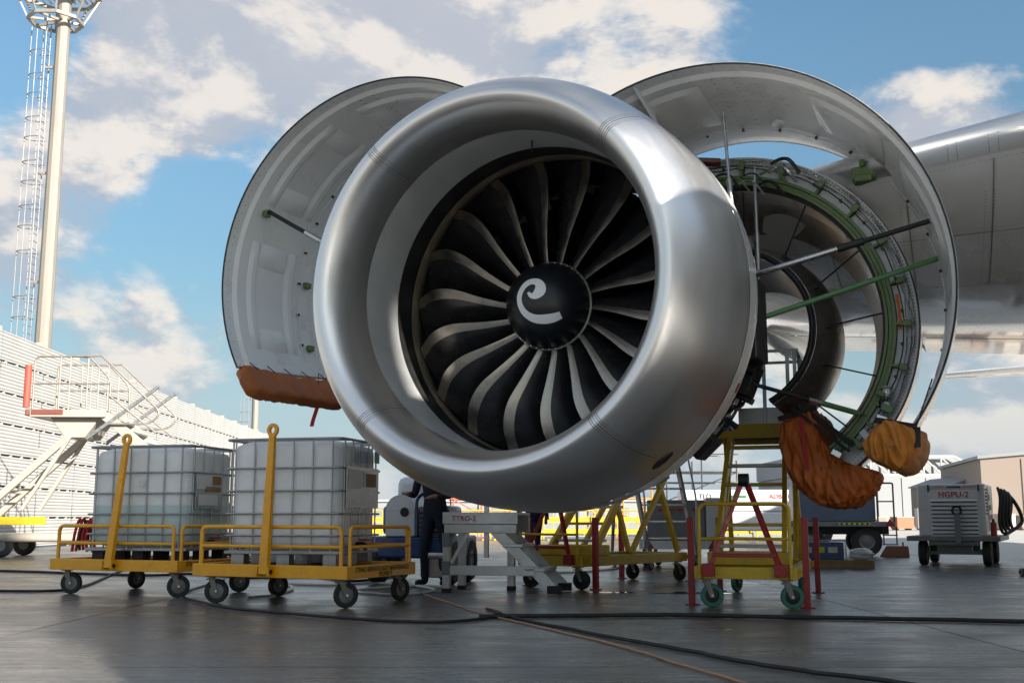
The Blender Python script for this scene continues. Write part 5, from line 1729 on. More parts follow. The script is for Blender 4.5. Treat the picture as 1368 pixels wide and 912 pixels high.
rl = MB().tube(fillet([(1.80, 0.03, 1.14), (1.80, 0.03, 2.40), (2.32, 0.03, 2.40), (2.32, 0.03, 1.14)], 0.06, 4), 0.028, 8).build('hand_rail', DARK, tk_)
MB().tube([(1.80, 0.03, 1.8), (2.32, 0.03, 1.8)], 0.022, 8).build('mid_rail', DARK, rl)
for z in (0.70, 0.40):
    MB().box(1.95, 2.40, -0.02, 0.25, z - 0.02, z + 0.02).build('step', STEELG, tk_)
for x in (1.97, 2.38):
    MB().bar((x, 0.1, 0.38), (x, 0.1, 0.975), 0.04, 0.04).build('step_hanger', DARK, tk_)
for x in (-0.4, 1.45):
    for y in (0.35, 1.9):
        w_ = MB().lathe([(-0.15, 0.26), (-0.15, 0.45), (-0.08, 0.50), (0.08, 0.50), (0.15, 0.45), (0.15, 0.26)], 28, M=Matrix.Translation((x, y, 0.50))).build('wheel', TYRE, tk_)
        MB().lathe([(-0.12, 0.001), (-0.08, 0.2), (-0.13, 0.26), (0.13, 0.26), (0.08, 0.2), (0.12, 0.001)], 20, M=Matrix.Translation((x, y, 0.50))).build('rim', STEELG, w_)
chk = thing('wheel_chock', 'brown wheel chock against the rear truck wheel', 'chock', (8.22, 25.45, 0), rad(-10))
MB().prism([(0, 0), (0.62, 0), (0.60, 0.24), (0.16, 0.24)], 0, 0.25).build('wedge', mat('brown_rubber', (0.16, 0.06, 0.03), 0.7), chk, bevel=0.02)
MB().tube(fillet([(0.50, 0.06, 0.235), (0.50, 0.06, 0.32), (0.50, 0.19, 0.32), (0.50, 0.19, 0.235)], 0.03, 3), 0.010, 6).build('carry_handle', DARKER, chk)

# ------------------------------------------------------------------ pallet
pl_ = thing('timber_pallet', 'timber pallet with a plastic wrapped carton left of the truck wheel', 'pallet', (5.55, 19.6, 0), rad(-5))
for k in range(4):
    MB().box(-0.65, 0.65, 0.0 + 0.22 * k, 0.18 + 0.22 * k, 0.115, 0.14).build('deck_board', WOOD, pl_, bevel=0.003)
for y in (0.0, 0.37, 0.74):
    MB().box(-0.65, 0.65, y, y + 0.10, 0.0, 0.114).build('bearer', WOOD, pl_, bevel=0.003)
pc = thing('parts_crate', 'dark crate with pale labels lying on the timber pallet', 'crate', (5.40, 19.8, 0.1405), rad(-5))
MB().box(-0.45, 0.35, 0.0, 0.5, 0.0, 0.30).build('crate_body', BLUE, pc, bevel=0.01)
for k in range(3):
    MB().box(-0.36 + 0.22 * k, -0.20 + 0.22 * k, -0.008, -0.001, 0.12, 0.22).build('paper_label', [PAPER, LIME, PAPER][k], pc)
MB().tube(fillet([(0.38, 0.0, 0.0), (0.38, 0.0, 0.33), (-0.48, 0.0, 0.33), (-0.48, 0.0, 0.0)], 0.03, 3), 0.014, 6).build('frame_tube', ALU, pc)
bagp = thing('plastic_bag', 'crumpled clear plastic sheet on the corner of the timber pallet', 'bag', (6.00, 19.62, 0.1405), 0)
random.seed(4)
MB().grid(lambda u, v: Vector(((0.20 * math.sin(PI * u) ** 0.6) * math.cos(2 * PI * v), 0.14 * math.sin(PI * u) ** 0.6 * math.sin(2 * PI * v), 0.10 - 0.10 * math.cos(PI * u))) * (1 + 0.35 * mnoise.noise((9 * u, 5 * v, 2.0)) * math.sin(PI * u)), 14, 22).build('plastic_sheet', mat('cloudy_plastic', (0.6, 0.6, 0.6), 0.2, var=0.2, scale=20), bagp, angle=20)
lit = thing('plastic_scrap', 'flat scrap of blue plastic on the ground left of the power unit', 'litter', gp(1098, 757), 0.3)
MB().grid(lambda u, v: Vector((0.45 * (u - .5), 0.25 * (v - .5), 0.010 + 0.035 * abs(mnoise.noise((5 * u, 4 * v, 1.0))))), 10, 8).build('film', mat('blue_film', (0.02, 0.06, 0.4), 0.3), lit)
stone = thing('hose_end', 'small black hose end lying at the right edge of the apron', 'hose end', gp(1366, 769), 0)
MB().tube([(0, 0, 0.05), (0.14, 0.03, 0.05), (0.5, 0.3, 0.045)], 0.045, 12).build('hose', DARKER, stone)
MB().lathe([(-0.04, 0.03), (-0.04, 0.058), (0.03, 0.058), (0.03, 0.03)], 12, M=Matrix.Translation((0.0, 0, 0.058)) @ Matrix.Rotation(rad(90), 4, 'Z')).build('coupling', STEELG, stone)

# ------------------------------------------------------------------ ground power unit
gpu = thing('ground_power_unit', 'white louvred ground power unit on a four wheel trailer', 'power unit', (8.03, 20.75, 0), rad(-27))
HB = 0.58
MB().box(-0.80, 0.80, -0.06, 2.3, 0.44, 0.53).build('trailer_deck', STEELG, gpu, bevel=0.01)
MB().box(-0.42, 0.42, -0.03, 0.10, 0.36, 0.438).build('trailer_beam', STEELG, gpu, bevel=0.01)
MB().box(-HB, HB, 0.0, 1.75, 0.535, 1.47).build('housing', GPUW, gpu, bevel=0.02)
dr_ = MB().box(-HB + 0.20, HB - 0.10, -0.022, -0.002, 0.46, 1.35).build('front_door', GPUW, gpu, bevel=0.008)
for k in range(9):
    z = 0.56 + 0.072 * k
    MB().add([(-HB + 0.24, -0.024, z), (HB - 0.14, -0.024, z), (HB - 0.14, -0.024, z + 0.028), (-HB + 0.24, -0.024, z + 0.028)], [(0, 1, 2, 3)]).build('louvre_slot', DARKER, dr_, smooth=False)
    MB().add([(-HB + 0.23, -0.025, z + 0.058), (HB - 0.13, -0.025, z + 0.058), (HB - 0.13, -0.050, z + 0.022), (-HB + 0.23, -0.050, z + 0.022), (-HB + 0.23, -0.025, z + 0.034), (HB - 0.13, -0.025, z + 0.034)],
             [(0, 1, 2, 3), (3, 2, 5, 4)]).build('louvre_blade', GPUW, dr_, smooth=False)
MB().box(-HB + 0.20, HB - 0.10, -0.012, -0.004, 1.385, 1.445).build('name_strip', PAPER, gpu)
MB().box(-0.06, 0.18, -0.018, -0.013, 1.40, 1.43).build('blue_stripe', BLUE, gpu)
text('lettering', 'ETIHAD', PRINTRED, gpu, (-0.20, -0.014, 1.415), (rad(90), 0, 0), 0.050)
text('lettering', 'PROPERTY', PRINTRED, gpu, (0.33, -0.014, 1.415), (rad(90), 0, 0), 0.050)
text('lettering', 'HGPU-2', PRINTRED, gpu, (0.05, -0.027, 1.275), (rad(90), 0, 0), 0.15)
for sx in (-HB + 0.20, HB - 0.10):
    MB().box(sx - 0.012, sx + 0.012, -0.035, -0.012, 1.33, 1.46).build('door_hinge', DARK, gpu)
tow = MB().bar((0.10, -0.085, 0.40), (0.10, -0.10, 0.92), 0.10, 0.05, up=(0, 1, 0)).build('tow_bar', GREYP, gpu, bevel=0.006)
MB().tube([(0.10 + 0.075 * math.cos(a), -0.10, 0.99 + 0.075 * math.sin(a)) for a in [2 * PI * k / 24 for k in range(24)]], 0.022, 8, closed=True).build('tow_eye', DARK, tow)
for k in range(8):
    MB().box(HB + 0.001, HB + 0.012, 0.10, 0.42, 0.92 + 0.062 * k, 0.95 + 0.062 * k).build('louvre_slot', DARKER, gpu)
cp_ = MB().box(HB + 0.001, HB + 0.015, 0.55, 1.35, 0.62, 1.42).build('control_panel', GPUW, gpu, bevel=0.004)
random.seed(2)
for k in range(14):
    y, z = 0.62 + 0.11 * (k % 6), 0.82 + 0.18 * (k // 6)
    MB().box(HB + 0.016, HB + 0.022, y, y + 0.07, z, z + 0.10).build('dial', [BLUE, DARKER, PRINTRED, GALVP, LIME][random.randrange(5)], cp_)
for (x, y) in ((-0.55, 0.25), (0.55, 0.25), (-0.55, 1.85), (0.55, 1.85)):
    w_ = MB().lathe([(-0.075, 0.12), (-0.075, 0.2), (-0.05, 0.225), (0.05, 0.225), (0.075, 0.2), (0.075, 0.12)], 28, M=Matrix.Translation((x, y, 0.225)) @ Matrix.Rotation(rad(90), 4, 'Z')).build('wheel', TYRE, gpu)
    MB().lathe([(-0.07, 0.001), (-0.06, 0.12), (0.06, 0.12), (0.07, 0.001)], 20, M=Matrix.Translation((x, y, 0.225)) @ Matrix.Rotation(rad(90), 4, 'Z')).build('rim', STEELG, w_)
for y in (0.25, 1.85):
    MB().bar((-0.5, y, 0.225), (0.5, y, 0.225), 0.06, 0.06).build('axle', STEELG, gpu)
    MB().box(-0.3, 0.3, y - 0.05, y + 0.05, 0.25, 0.438).build('spring_block', STEELG, gpu)
ext_ = MB().cyl((HB + 0.10, 0.22, 0.532), (HB + 0.10, 0.22, 0.78), 0.055).build('fire_extinguisher', RED, gpu)
MB().cyl((HB + 0.10, 0.22, 0.78), (HB + 0.10, 0.22, 0.84), 0.025, 0.02).build('extinguisher_valve', DARK, ext_)
cable = thing('power_cable', 'coiled thick black cable hung on the power unit side', 'cable', (8.03, 20.75, 0), rad(-27))
for k in range(4):
    pts = [(HB + 0.16 + 0.05 * k * 1.1 + 0.02 * math.sin(3 * a), 1.25 + 0.05 * k + (0.17 + 0.025 * k) * math.cos(a), 1.0 + (0.42 - 0.03 * k) * math.sin(a)) for a in [2 * PI * i / 28 for i in range(28)]]
    MB().tube(pts, 0.026, 8, closed=True).build('cable_loop', DARKER, cable)
MB().tube(smooth_path([(HB + 0.22, 1.5, 1.38), (HB + 0.40, 1.65, 1.15), (HB + 0.50, 1.8, 0.80), (HB + 0.30, 1.5, 0.60), (HB + 0.22, 1.2, 0.56)], 6), 0.036, 8).build('cable_tail', DARKER, cable)

# ------------------------------------------------------------------ hoses and cables on the ground
def ground_line(name, label, cat, pts, r, m, seed, wob=0.02):
    random.seed(seed)
    P = smooth_path([Vector((p[0], p[1], 0)) if isinstance(p, tuple) and len(p) == 3 else gp(*p) for p in pts], 8)
    out = []
    for i, p in enumerate(P):
        out.append(Vector((p.x + wob * mnoise.noise((i * 0.35, seed, 0)), p.y + wob * mnoise.noise((i * 0.35, seed, 5)), r + 0.002)))
    o = MB().tube(out, r, 8).build(name, m)
    return tag(o, label, cat)


ground_line('power_hose', 'thick black hose running right across the foreground apron', 'hose', [(640, 826), (760, 825), (900, 824), (1000, 826), (1180, 829), (1368, 833), (1560, 838)], 0.018, DARKER, 1, 0.03)
ground_line('power_hose', 'black hose curving from under the tank carts to the middle foreground', 'hose', [(300, 775), (245, 795), (300, 812), (420, 824), (540, 832), (620, 831), (668, 822), (650, 815)], 0.013, DARKER, 2)
ground_line('power_hose', 'thin black hose sagging past the farther cart to the left edge', 'hose', [(-40, 790), (60, 791), (110, 785), (150, 768), (165, 762)], 0.016, DARKER, 3)
ground_line('power_hose', 'black hose lying behind both tank carts', 'hose', [(-30, 763), (40, 765), (120, 768), (200, 770), (260, 768), (330, 773), (420, 772), (470, 778), (540, 770)], 0.02, DARKER, 4)
ground_line('power_hose', 'frayed black cable slanting toward the bottom right corner', 'cable', [(650, 815), (700, 830), (800, 850), (900, 868), (980, 884), (1080, 900), (1180, 912), (1300, 930)], 0.013, DARKER, 5, 0.03)
ground_line('air_line', 'thin tan cord slanting across the foreground concrete', 'cord', [(560, 792), (600, 806), (650, 822), (720, 838), (820, 862), (920, 892), (1000, 916), (1080, 945)], 0.008, CORD, 6, 0.02)
ground_line('air_line', 'pale hose looping on the ground around the lettered cart wheels', 'hose', [(330, 800), (370, 796), (392, 786), (370, 781), (440, 783), (500, 780), (560, 785), (580, 790), (540, 796), (490, 794), (476, 790), (520, 786), (570, 784), (600, 786)], 0.016, HOSEW, 7, 0.04)
ground_line('air_line', 'pale hose trailing under the stand beneath the nacelle', 'hose', [(745, 766), (790, 764), (830, 758), (840, 745), (900, 742)], 0.016, HOSEW, 8, 0.04)
# ------------------------------------------------------------------ blast fence
fence = thing('blast_fence', 'long white corrugated blast fence receding along the left', 'fence', (-13.6, 24.0, 0), rad(90) + 0.03)
SEG, NBAND = 3.0, 7
prof = []
nr_ = 8
for k in range(nr_ * 6 + 1):
    ph = 2 * PI * k / 6
    prof.append((0.013 * max(-0.75, min(0.75, 1.4 * math.sin(ph))), 0.775 * k / (nr_ * 6)))
pb = MB()
pb.grid(lambda u, v: Vector((0.02 + (SEG - 0.04) * u, prof[round(v * (len(prof) - 1))][0], prof[round(v * (len(prof) - 1))][1])), 1, len(prof) - 1)
panel_me = pb.mesh('panel', FENCE, smooth=True, angle=30)
post_me = MB().box(-0.06, 0.06, 0.05, 0.25, 0, 6.0).mesh('post', CREAM, smooth=False)
brk_me = MB().box(-0.05, 0.05, -0.02, 0.05, -0.11, 0.01).mesh('bracket', FENCE, smooth=False)
for i in range(20):
    for b in range(NBAND):
        part('panel', panel_me, fence, (SEG * i, 0.0, 0.06 + b * 0.84))
    for k in range(3):
        part('post', post_me, fence, (SEG * i + k, 0.0, 0)) if k == 0 else None
    for b in range(1, NBAND):
        for k in range(4):
            part('bracket', brk_me, fence, (SEG * i + 0.375 + 0.75 * k, 0.03, 0.06 + b * 0.84))
part('post', post_me, fence, (SEG * 20, 0, 0))
shade_backing_me = MB().box(0.0, SEG - 0.004, 0.065, 0.20, -0.13, 0.05).mesh('shade_backing', mat('gap_shade_dark', (0.07, 0.065, 0.06), 0.6), smooth=False)  # dark backing bars: shade behind the panel gaps put into their colour
for i in range(20):
    for b in range(1, NBAND):
        part('shade_backing', shade_backing_me, fence, (SEG * i, 0.0, 0.06 + b * 0.84 - 0.05))
# raking struts behind
strut_me = MB().bar((0, 0.25, 5.4), (0, 2.6, 0.05), 0.12, 0.16).mesh('strut', CREAM, smooth=False)
for i in range(0, 21, 2):
    part('strut', strut_me, fence, (SEG * i, 0, 0))

# ------------------------------------------------------------------ mobile access stairs by the fence
RAILM = mat('dull_rail_tube', (0.30, 0.275, 0.245), 0.45, 0.4, var=0.15, scale=6)
acc = thing('access_stairs', 'cream mobile access stairs with tubular rails in front of the blast fence', 'stairs', (-10.15, 26.0, 0), rad(2))
MB().box(-0.75, 0.95, -0.75, 0.75, 3.10, 3.27).build('platform', CREAM, acc, bevel=0.02)
MB().prism([(-0.35, 3.1), (0.75, 3.1), (0.45, 2.65), (0.0, 2.65)], -0.55, 0.55).build('underframe', CREAM, acc, bevel=0.02)
bump = mat('red_brown_bumper', (0.20, 0.06, 0.045), 0.6)
MB().box(-0.84, -0.752, -0.78, 0.78, 3.13, 3.27).build('bumper', bump, acc, bevel=0.02)
MB().box(-0.70, 0.0, -0.772, -0.752, 3.16, 3.27).build('bumper', bump, acc)
for y in (-0.72, 0.72):
    t1 = MB().tube(fillet([(-0.70, y, 3.25), (-0.70, y, 4.48), (0.52, y, 4.48), (1.02, y, 3.95), (1.02, y, 3.25)], 0.15, 5), 0.024, 8).build('guard_rail', RAILM, acc, angle=60)
    MB().tube([(-0.70, y, 3.86), (1.02, y, 3.86)], 0.024, 8).build('mid_rail', RAILM, t1)
    for x in (-0.12, 0.10, 0.50, 0.75):
        MB().tube([(x, y, 3.25), (x, y, 4.47 if x < 0.5 else 4.48 - max(0, x - 0.52) * 1.06)], 0.020, 8).build('baluster', RAILM, t1)
    t2 = MB().tube(fillet([(0.80, y * 1.04, 4.50), (2.2, y * 1.04, 3.2), (1.95, y * 1.04, 2.95), (1.05, y * 1.04, 2.95)], 0.18, 5), 0.024, 8).build('stair_rail', RAILM, acc, angle=60)
    MB().tube([(0.15, y * 1.04, 4.48), (0.80, y * 1.04, 4.50)], 0.024, 8).build('rail_tube', RAILM, t2)
    MB().tube([(1.0, y * 1.04, 3.6), (2.1, y * 1.04, 2.75)], 0.024, 8).build('rail_tube', RAILM, t2)
    MB().bar((0.90, y * 0.9, 3.16), (4.4, y * 0.9, 0.35), 0.06, 0.22).build('stringer', CREAM, acc, bevel=0.01)
    MB().bar((0.55, y, 2.62), (2.1, y, 3.80), 0.06, 0.07).build('strut', GALV, acc)
    MB().bar((0.20, y * 0.7, 2.80), (-2.05, y * 0.75, 0.70), 0.12, 0.15).build('leg', CREAM, acc, bevel=0.01)
    MB().bar((0.10, y * 0.7, 2.65), (-0.85, y * 0.75, 1.05), 0.07, 0.07).build('brace', CREAM, acc)
for k in range(11):
    p_ = Vector((0.98, 0, 3.02)).lerp(Vector((4.3, 0, 0.42)), k / 10.5)
    MB().box(p_.x - 0.05, p_.x + 0.24, -0.62, 0.62, p_.z - 0.02, p_.z + 0.02).build('tread', GALV, acc)
MB().tube([(-0.82, -0.76, 3.32), (-0.82, -0.76, 4.28)], 0.075, 12).build('red_pad', mat('red_foam', (0.46, 0.075, 0.05), 0.6), acc)
for y in (-0.3, 0.3):
    MB().bar((-1.3, y, 1.6), (-0.6, y, 1.6), 0.04, 0.04).build('cross_tie', CREAM, acc)
MB().bar((-1.3, -0.5, 1.45), (-1.3, 0.5, 1.45), 0.06, 0.06).build('cross_tie', CREAM, acc)
MB().box(-2.6, -0.7, -0.6, -0.45, 0.70, 0.88).build('base_beam', YELLOW2, acc, bevel=0.02)
MB().box(-2.6, -0.7, 0.45, 0.6, 0.70, 0.88).build('base_beam', YELLOW2, acc, bevel=0.02)
MB().box(-2.6, -1.8, -0.85, -0.62, 0.30, 0.72).build('counterweight', YELLOW2, acc, bevel=0.05)
MB().tube([(-1.9, -0.70, 0.42), (1.3, -0.70, 0.42)], 0.09, 12).build('chassis_tube', CREAM, acc)
MB().box(-1.5, 4.5, -0.55, 0.55, 0.36, 0.52).build('chassis', CREAM, acc, bevel=0.02)
for x in (-1.2, 1.0, 3.9):
    for y in (-0.65, 0.65):
        w_ = MB().lathe([(-0.08, 0.12), (-0.08, 0.22), (-0.04, 0.25), (0.04, 0.25), (0.08, 0.22), (0.08, 0.12)], 24, M=Matrix.Translation((x, y, 0.25))).build('wheel', TYRE, acc)
        MB().lathe([(-0.07, 0.001), (-0.07, 0.12), (0.07, 0.12), (0.07, 0.001)], 16, M=Matrix.Translation((x, y, 0.25))).build('rim', STEELG, w_)


# ------------------------------------------------------------------ floodlight masts
MASTP = mat('mast_galvanised', (0.25, 0.23, 0.20), 0.5, 0.2, var=0.08, scale=1.5, stretch=(4, 4, 0.3))


def mast(label, base, h, r0, r1, ladder_side, detail=True, group=None):
    t = thing('floodlight_mast', label, 'light mast', base, 0)
    sh = MB().tube([(0, 0, 0), (0, 0, h * 0.5), (0, 0, h)], [r0, (r0 + r1) / 2, r1], 12).build('shaft', MASTP, t, angle=20)
    lx = -r0 - 0.35
    GR = STEELG
    for dx in (-0.22, 0.22):
        MB().tube([(lx + 0.1, dx, 2.5), (lx + 0.1, dx, h - 1.2)], 0.022, 6).build('ladder_rail', GR, t)
    MB().tube([(lx + 0.32, 0.28, 1.0), (lx + 0.32, 0.28, h - 1.0)], 0.045, 8).build('cable_duct', GREYP, t)
    n = int((h - 4) / 0.32)
    rung_me = MB().tube([(lx + 0.1, -0.22, 0), (lx + 0.1, 0.22, 0)], 0.016, 6).mesh('ladder_rung', GR)
    for k in range(n):
        part('ladder_rung', rung_me, t, (0, 0, 2.8 + 0.32 * k))
    hoop = [(lx + 0.1 - 0.72 * math.sin(a), 0.36 * math.cos(a), 0) for a in [PI * i / 12 for i in range(13)]]
    hoop_me = MB().tube(hoop, 0.022, 6).mesh('cage_hoop', GR)
    zz = 3.2
    k = 0
    while zz < h - 1.5:
        if not (8 <= k % 11 <= 8):
            part('cage_hoop', hoop_me, t, (0, 0, zz))
        zz += 1.05 if k % 2 else 0.85
        k += 1
    for a in (0.5, PI / 2, PI - 0.5):
        p_ = (lx + 0.1 - 0.72 * math.sin(a), 0.36 * math.cos(a))
        MB().tube([(p_[0], p_[1], 3.2), (p_[0], p_[1], h - 1.6)], 0.016, 6).build('cage_bar', GR, t)
    for z in [h * q for q in (0.25, 0.45, 0.65, 0.85)]:
        MB().bar((lx + 0.05, 0, z), (0, 0, z), 0.10, 0.10).build('ladder_bracket', MASTP, t)
    if detail:
        # head frame: platform ring with grating and floodlights
        zp = h - 1.0
        for q, (zz, s) in enumerate(((zp - 0.4, 1.1), (zp + 0.9, 1.75))):
            ring_ = [(s * math.cos(a) - 0.35, s * math.sin(a), zz) for a in [2 * PI * i / 8 + PI / 8 for i in range(8)]]
            for i in range(8):
                MB().bar(ring_[i], ring_[(i + 1) % 8], 0.10, 0.14).build('ring_beam', MASTP, t)
                if q == 0:
                    MB().bar(ring_[i], (1.75 * math.cos(2 * PI * i / 8 + PI / 8) - 0.35, 1.75 * math.sin(2 * PI * i / 8 + PI / 8), zp + 0.9), 0.07, 0.07).build('frame_strut', MASTP, t)
                    MB().bar(ring_[i], (0, 0, zz), 0.08, 0.10).build('ring_spoke', MASTP, t)
        for k in range(12):
            MB().box(-1.9 + 0.26 * k, -1.82 + 0.26 * k, -1.2, 1.2, zp + 0.93, zp + 0.97).build('grating_bar', GALV, t)
        MB().lathe([(-0.12, r1 + 0.02), (-0.12, r1 + 0.14), (0.12, r1 + 0.14), (0.12, r1 + 0.02)], 16, M=Matrix.Translation((0, 0, zp + 0.7)) @ Matrix.Rotation(rad(90), 4, 'X')).build('collar', MASTP, t)
        MB().bar((0, 0, h - 0.1), (0.25, 0, h + 2.6), 0.40, 0.40).build('mast_head', MASTP, t, bevel=0.03)
        for (x, y, z) in ((0.75, -0.45, h + 0.45), (1.35, -0.25, h + 0.75), (1.0, 0.5, h + 0.7), (-0.6, -0.9, h + 1.9), (0.3, -0.9, h + 1.8)):
            MF = Matrix.Translation((x, y, z)) @ Matrix.Rotation(rad(-25), 4, 'Z') @ Matrix.Rotation(rad(35), 4, 'X')
            fl_ = MB().box(-0.26, 0.26, -0.16, 0.16, -0.24, 0.24, MF).build('floodlight', MASTP, t, bevel=0.03)
            MB().box(-0.22, 0.22, -0.172, -0.162, -0.20, 0.20, MF).build('lens', mat('lamp_glass', (0.55, 0.56, 0.56), 0.1), fl_)
            MB().bar((x, y, z), (0.1, 0, z - 0.45), 0.06, 0.06).build('lamp_arm', MASTP, fl_)
    return t


mb_ = wp(62, 460, 45.0)
mast('tall cream floodlight mast with caged ladder at the left edge', (mb_.x - 0.15, 45.0, 0), wp(88, 20, 45.0).z + 1.1, 0.36, 0.27, -1)
mb2 = wp(341, 560, 95.0)
mast('far pale mast just left of the orange boot', (mb2.x, 95.0, 0), 12.9, 0.30, 0.26, -1, detail=False)

# ------------------------------------------------------------------ yellow barriers far behind the stands
ORD = ['leftmost', 'second from left', 'third from left', 'fourth from left', 'middle', 'fourth from right', 'third from right', 'second from right', 'rightmost']
by = thing('crowd_barrier', 'leftmost yellow steel barrier in the sunlit row beyond the stands', 'barrier', (-6.0, 44.0, 0), 0, 'sunlit yellow barrier row')
MB().tube(fillet([(-0.98, 0, 0.05), (-0.98, 0, 1.15), (0.98, 0, 1.15), (0.98, 0, 0.05)], 0.1, 4), 0.028, 8).build('frame', YELLOW2, by, angle=60)
for z in (0.35, 0.80):
    MB().box(-0.96, 0.96, -0.01, 0.01, z - 0.09, z + 0.09).build('board', YELLOW2, by)
for x in (-0.6, -0.2, 0.2, 0.6):
    MB().tube([(x, 0.015, 0.2), (x, 0.015, 1.15)], 0.016, 6).build('bar', YELLOW2, by)
for x in (-0.8, 0.8):
    MB().bar((x, -0.35, 0.04), (x, 0.35, 0.04), 0.06, 0.06).build('foot', YELLOW2, by)
for i in range(1, 9):
    dup(by, (-6.0 + 2.05 * i, 44.0 + 0.15 * math.sin(i * 2.1), 0), 0.02 * math.sin(i * 1.7), ORD[i] + ' yellow steel barrier in the sunlit row beyond the stands')


# scaffold towers behind
def scaffold(label, x, y, w, d, levels, m):
    t = thing('scaffold_tower', label, 'scaffold', (x, y, 0), rad(8))
    H_ = levels * 1.4
    for px in (-w / 2, 0, w / 2):
        for py_ in (0, d):
            MB().tube([(px, py_, 0), (px, py_, H_ + 0.9)], 0.04, 6).build('standard', m, t)
    for k in range(levels + 1):
        z = 0.3 + 1.4 * k
        for py_ in (0, d):
            MB().tube([(-w / 2 - 0.1, py_, z), (w / 2 + 0.1, py_, z)], 0.035, 6).build('ledger', m, t)
            MB().tube([(-w / 2 - 0.1, py_, z + 0.9), (w / 2 + 0.1, py_, z + 0.9)], 0.03, 6).build('ledger', m, t)
        if k:
            MB().box(-w / 2, w / 2, 0.05, d - 0.05, z, z + 0.05).build('deck_board', WOOD, t)
    for k in range(levels):
        s = 1 if k % 2 else -1
        MB().tube([(-s * w / 2, -0.05, 0.3 + 1.4 * k), (s * w / 2, -0.05, 1.7 + 1.4 * k)], 0.03, 6).build('brace', m, t)
    return t


STONEG = mat('weathered_tube', (0.32, 0.31, 0.30), 0.5, 0.5, var=0.2)
ORG = mat('orange_tube_paint', (0.55, 0.22, 0.03), 0.5, var=0.15)
scaffold('pale scaffold tower seen between the nacelle and the green wheeled stand', 9.4, 56.0, 3.6, 1.6, 2, STONEG)
scaffold('orange scaffold frame seen through the rungs of the grey steps', 4.9, 50.0, 2.6, 1.4, 1, ORG)
scaffold('low reddish scaffold frame seen left of the nacelle bottom', -1.4, 52.0, 2.6, 1.4, 1, mat('red_tube_paint', (0.45, 0.10, 0.06), 0.5, var=0.15))

# ------------------------------------------------------------------ far hangars and buildings
hg_ = thing('hangar', 'big pale hangar with a white roof truss behind the amber cover', 'hangar', (57.0, 172.0, 0), 0)
MB().box(-13.0, 13.5, 0, 30, 0, 7.2).build('wall', HANGW, hg_, smooth=False)
MB().prism([(-13.3, 7.25), (13.8, 7.25), (13.8, 8.6), (10.6, 10.3), (-13.3, 10.3)], 1.6, 30).build('roof', HANGW, hg_, smooth=False)
for k in range(7):
    MB().box(-12.6 + 3.7 * k, -9.05 + 3.7 * k, -0.25, -0.02, 0.1, 6.9).build('door_panel', HANGW, hg_, smooth=False)
MB().bar((-13.3, 0.5, 7.4), (13.8, 0.5, 7.4), 0.3, 0.35).build('truss_chord', TRUSSW, hg_, smooth=False)
MB().bar((-13.3, 0.5, 10.2), (10.6, 0.5, 10.2), 0.3, 0.35).build('truss_chord', TRUSSW, hg_, smooth=False)
MB().bar((10.6, 0.5, 10.2), (13.8, 0.5, 8.4), 0.3, 0.35).build('truss_chord', TRUSSW, hg_, smooth=False)
for k in range(9):
    x = -13.0 + 2.7 * k
    MB().bar((x, 0.45, 7.4), (x, 0.45, 10.2), 0.2, 0.22).build('truss_post', TRUSSW, hg_, smooth=False)
    MB().bar((x, 0.5, 10.1), (x + 2.7, 0.5, 7.5), 0.2, 0.2).build('truss_diagonal', TRUSSW, hg_, smooth=False)
bb = thing('beige_building', 'beige flat walled building at the right edge behind the power unit', 'building', (62.0, 116.0, 0), rad(-12))
MB().prism([(-13, 0), (16, 0), (16, 9.4), (-13, 7.0)], 0, 26).build('wall', BEIGE, bb, smooth=False)
MB().prism([(-13.3, 7.02), (16.3, 9.42), (16.3, 9.75), (-13.3, 7.35)], -0.3, 26.3).build('roof', HANGW, bb, smooth=False)
for k in range(6):
    MB().box(-9 + 4.2 * k, -8.75 + 4.2 * k, -0.10, -0.02, 0.1, 7.0 + 0.35 * k).build('wall_rib', BEIGE, bb, smooth=False)
MB().box(-6.4, -3.4, -0.08, -0.02, 0.05, 4.2).build('door', HANGW, bb, smooth=False)
b2 = thing('beige_shed', 'small beige gabled shed behind the power unit louvres', 'building', (52.6, 128.0, 0), 0)
MB().prism([(-2.6, 0), (2.6, 0), (2.6, 4.6), (0, 5.5), (-2.6, 4.6)], 0, 14).build('wall', BEIGE, b2, smooth=False)
MB().prism([(-2.8, 4.55), (0, 5.52), (2.8, 4.55), (2.8, 4.7), (0, 5.68), (-2.8, 4.7)], -0.3, 14.3).build('roof', HANGW, b2, smooth=False)
MB().box(-0.9, 0.9, -0.06, -0.01, 0.02, 2.6).build('door', GREYP, b2, smooth=False)
random.seed(31)
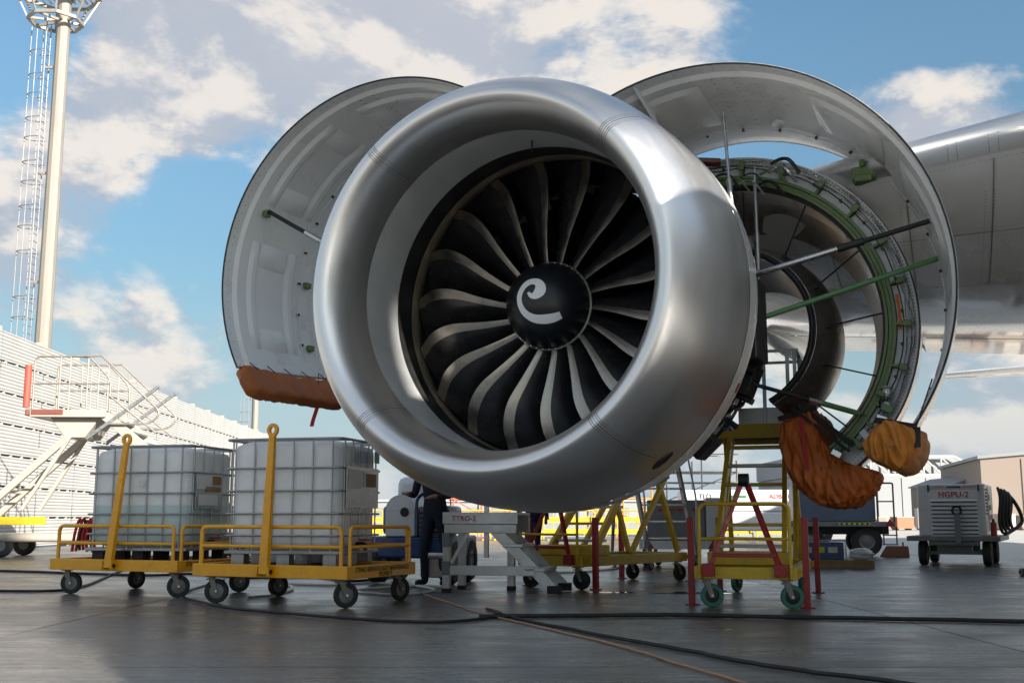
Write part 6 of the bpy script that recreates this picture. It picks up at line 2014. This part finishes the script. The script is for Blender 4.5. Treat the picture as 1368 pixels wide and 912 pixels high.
for k in range(9):
    x = 27 + 1.9 * k
    w, hh, = random.uniform(1.2, 1.8), random.uniform(0.8, 1.8)
    cr = thing('stacked_crate', ORD[k] + ' of the small crates lined up before the far hangar', 'crate', (x, 84 + random.uniform(-1, 1), 0), random.uniform(-.2, .2), 'far crates before the hangar')
    MB().box(-w / 2, w / 2, 0, 1.2, 0.12, hh).build('box', [BEIGE, mat('rust_brown', (0.30, 0.13, 0.07), 0.7), CREAM][k % 3], cr, smooth=False)
    for x_ in (-w / 2 + 0.1, w / 2 - 0.2):
        MB().box(x_, x_ + 0.1, 0, 1.2, 0, 0.12).build('skid', WOOD, cr, smooth=False)
    MB().box(-w / 2 - 0.02, w / 2 + 0.02, -0.02, 1.22, hh, hh + 0.05).build('lid', CREAM, cr, smooth=False)
lt = thing('low_terminal', 'long low pale building on the horizon beneath the nacelle', 'building', (-4.0, 190.0, 0), 0)
MB().box(-30, 38, 0, 18, 0, 3.6).build('wall', HANGW, lt, smooth=False)
MB().box(-30.4, 38.4, -0.4, 18.4, 3.6, 3.95).build('roof', TRUSSW, lt, smooth=False)
for k in range(16):
    MB().box(-28 + 4.1 * k, -25.6 + 4.1 * k, -0.06, -0.01, 1.0, 2.6).build('window', GREYP, lt, smooth=False)

# unseen tower added toward the sun, shaped to shade the carts and left cowl
sd = Vector((math.sin(SUN_AZ), math.cos(SUN_AZ), 0))
se_ = Vector((-sd.y, sd.x, 0))
tw_c = se_ * 4.4 + sd * 38.0
tw = thing('sun_blocker', 'tall pale sun blocking tower added behind the camera, outside the picture', 'building', (tw_c.x, tw_c.y, 0), math.atan2(se_.y, se_.x))
MB().box(-1.6, 1.6, -3.0, 3.0, 0, 26.6).build('wall', HANGW, tw, smooth=False)
MB().box(-1.65, 3.5, -3.05, 3.05, 26.6, 26.9).build('roof', TRUSSW, tw, smooth=False)
for k in range(6):
    MB().box(-0.6, 0.6, 3.01, 3.05, 2.0 + 4 * k, 3.4 + 4 * k).build('window', GREYP, tw, smooth=False)
MB().box(-0.6, 0.6, 3.01, 3.06, 0.0, 1.95).build('door', BLUE, tw, smooth=False)
MB().box(1.602, 3.45, -2.9, 2.9, 23.9, 26.59).build('sun_blocker_overhang', HANGW, tw, smooth=False)  # overhang added to keep sun off the left cowl door
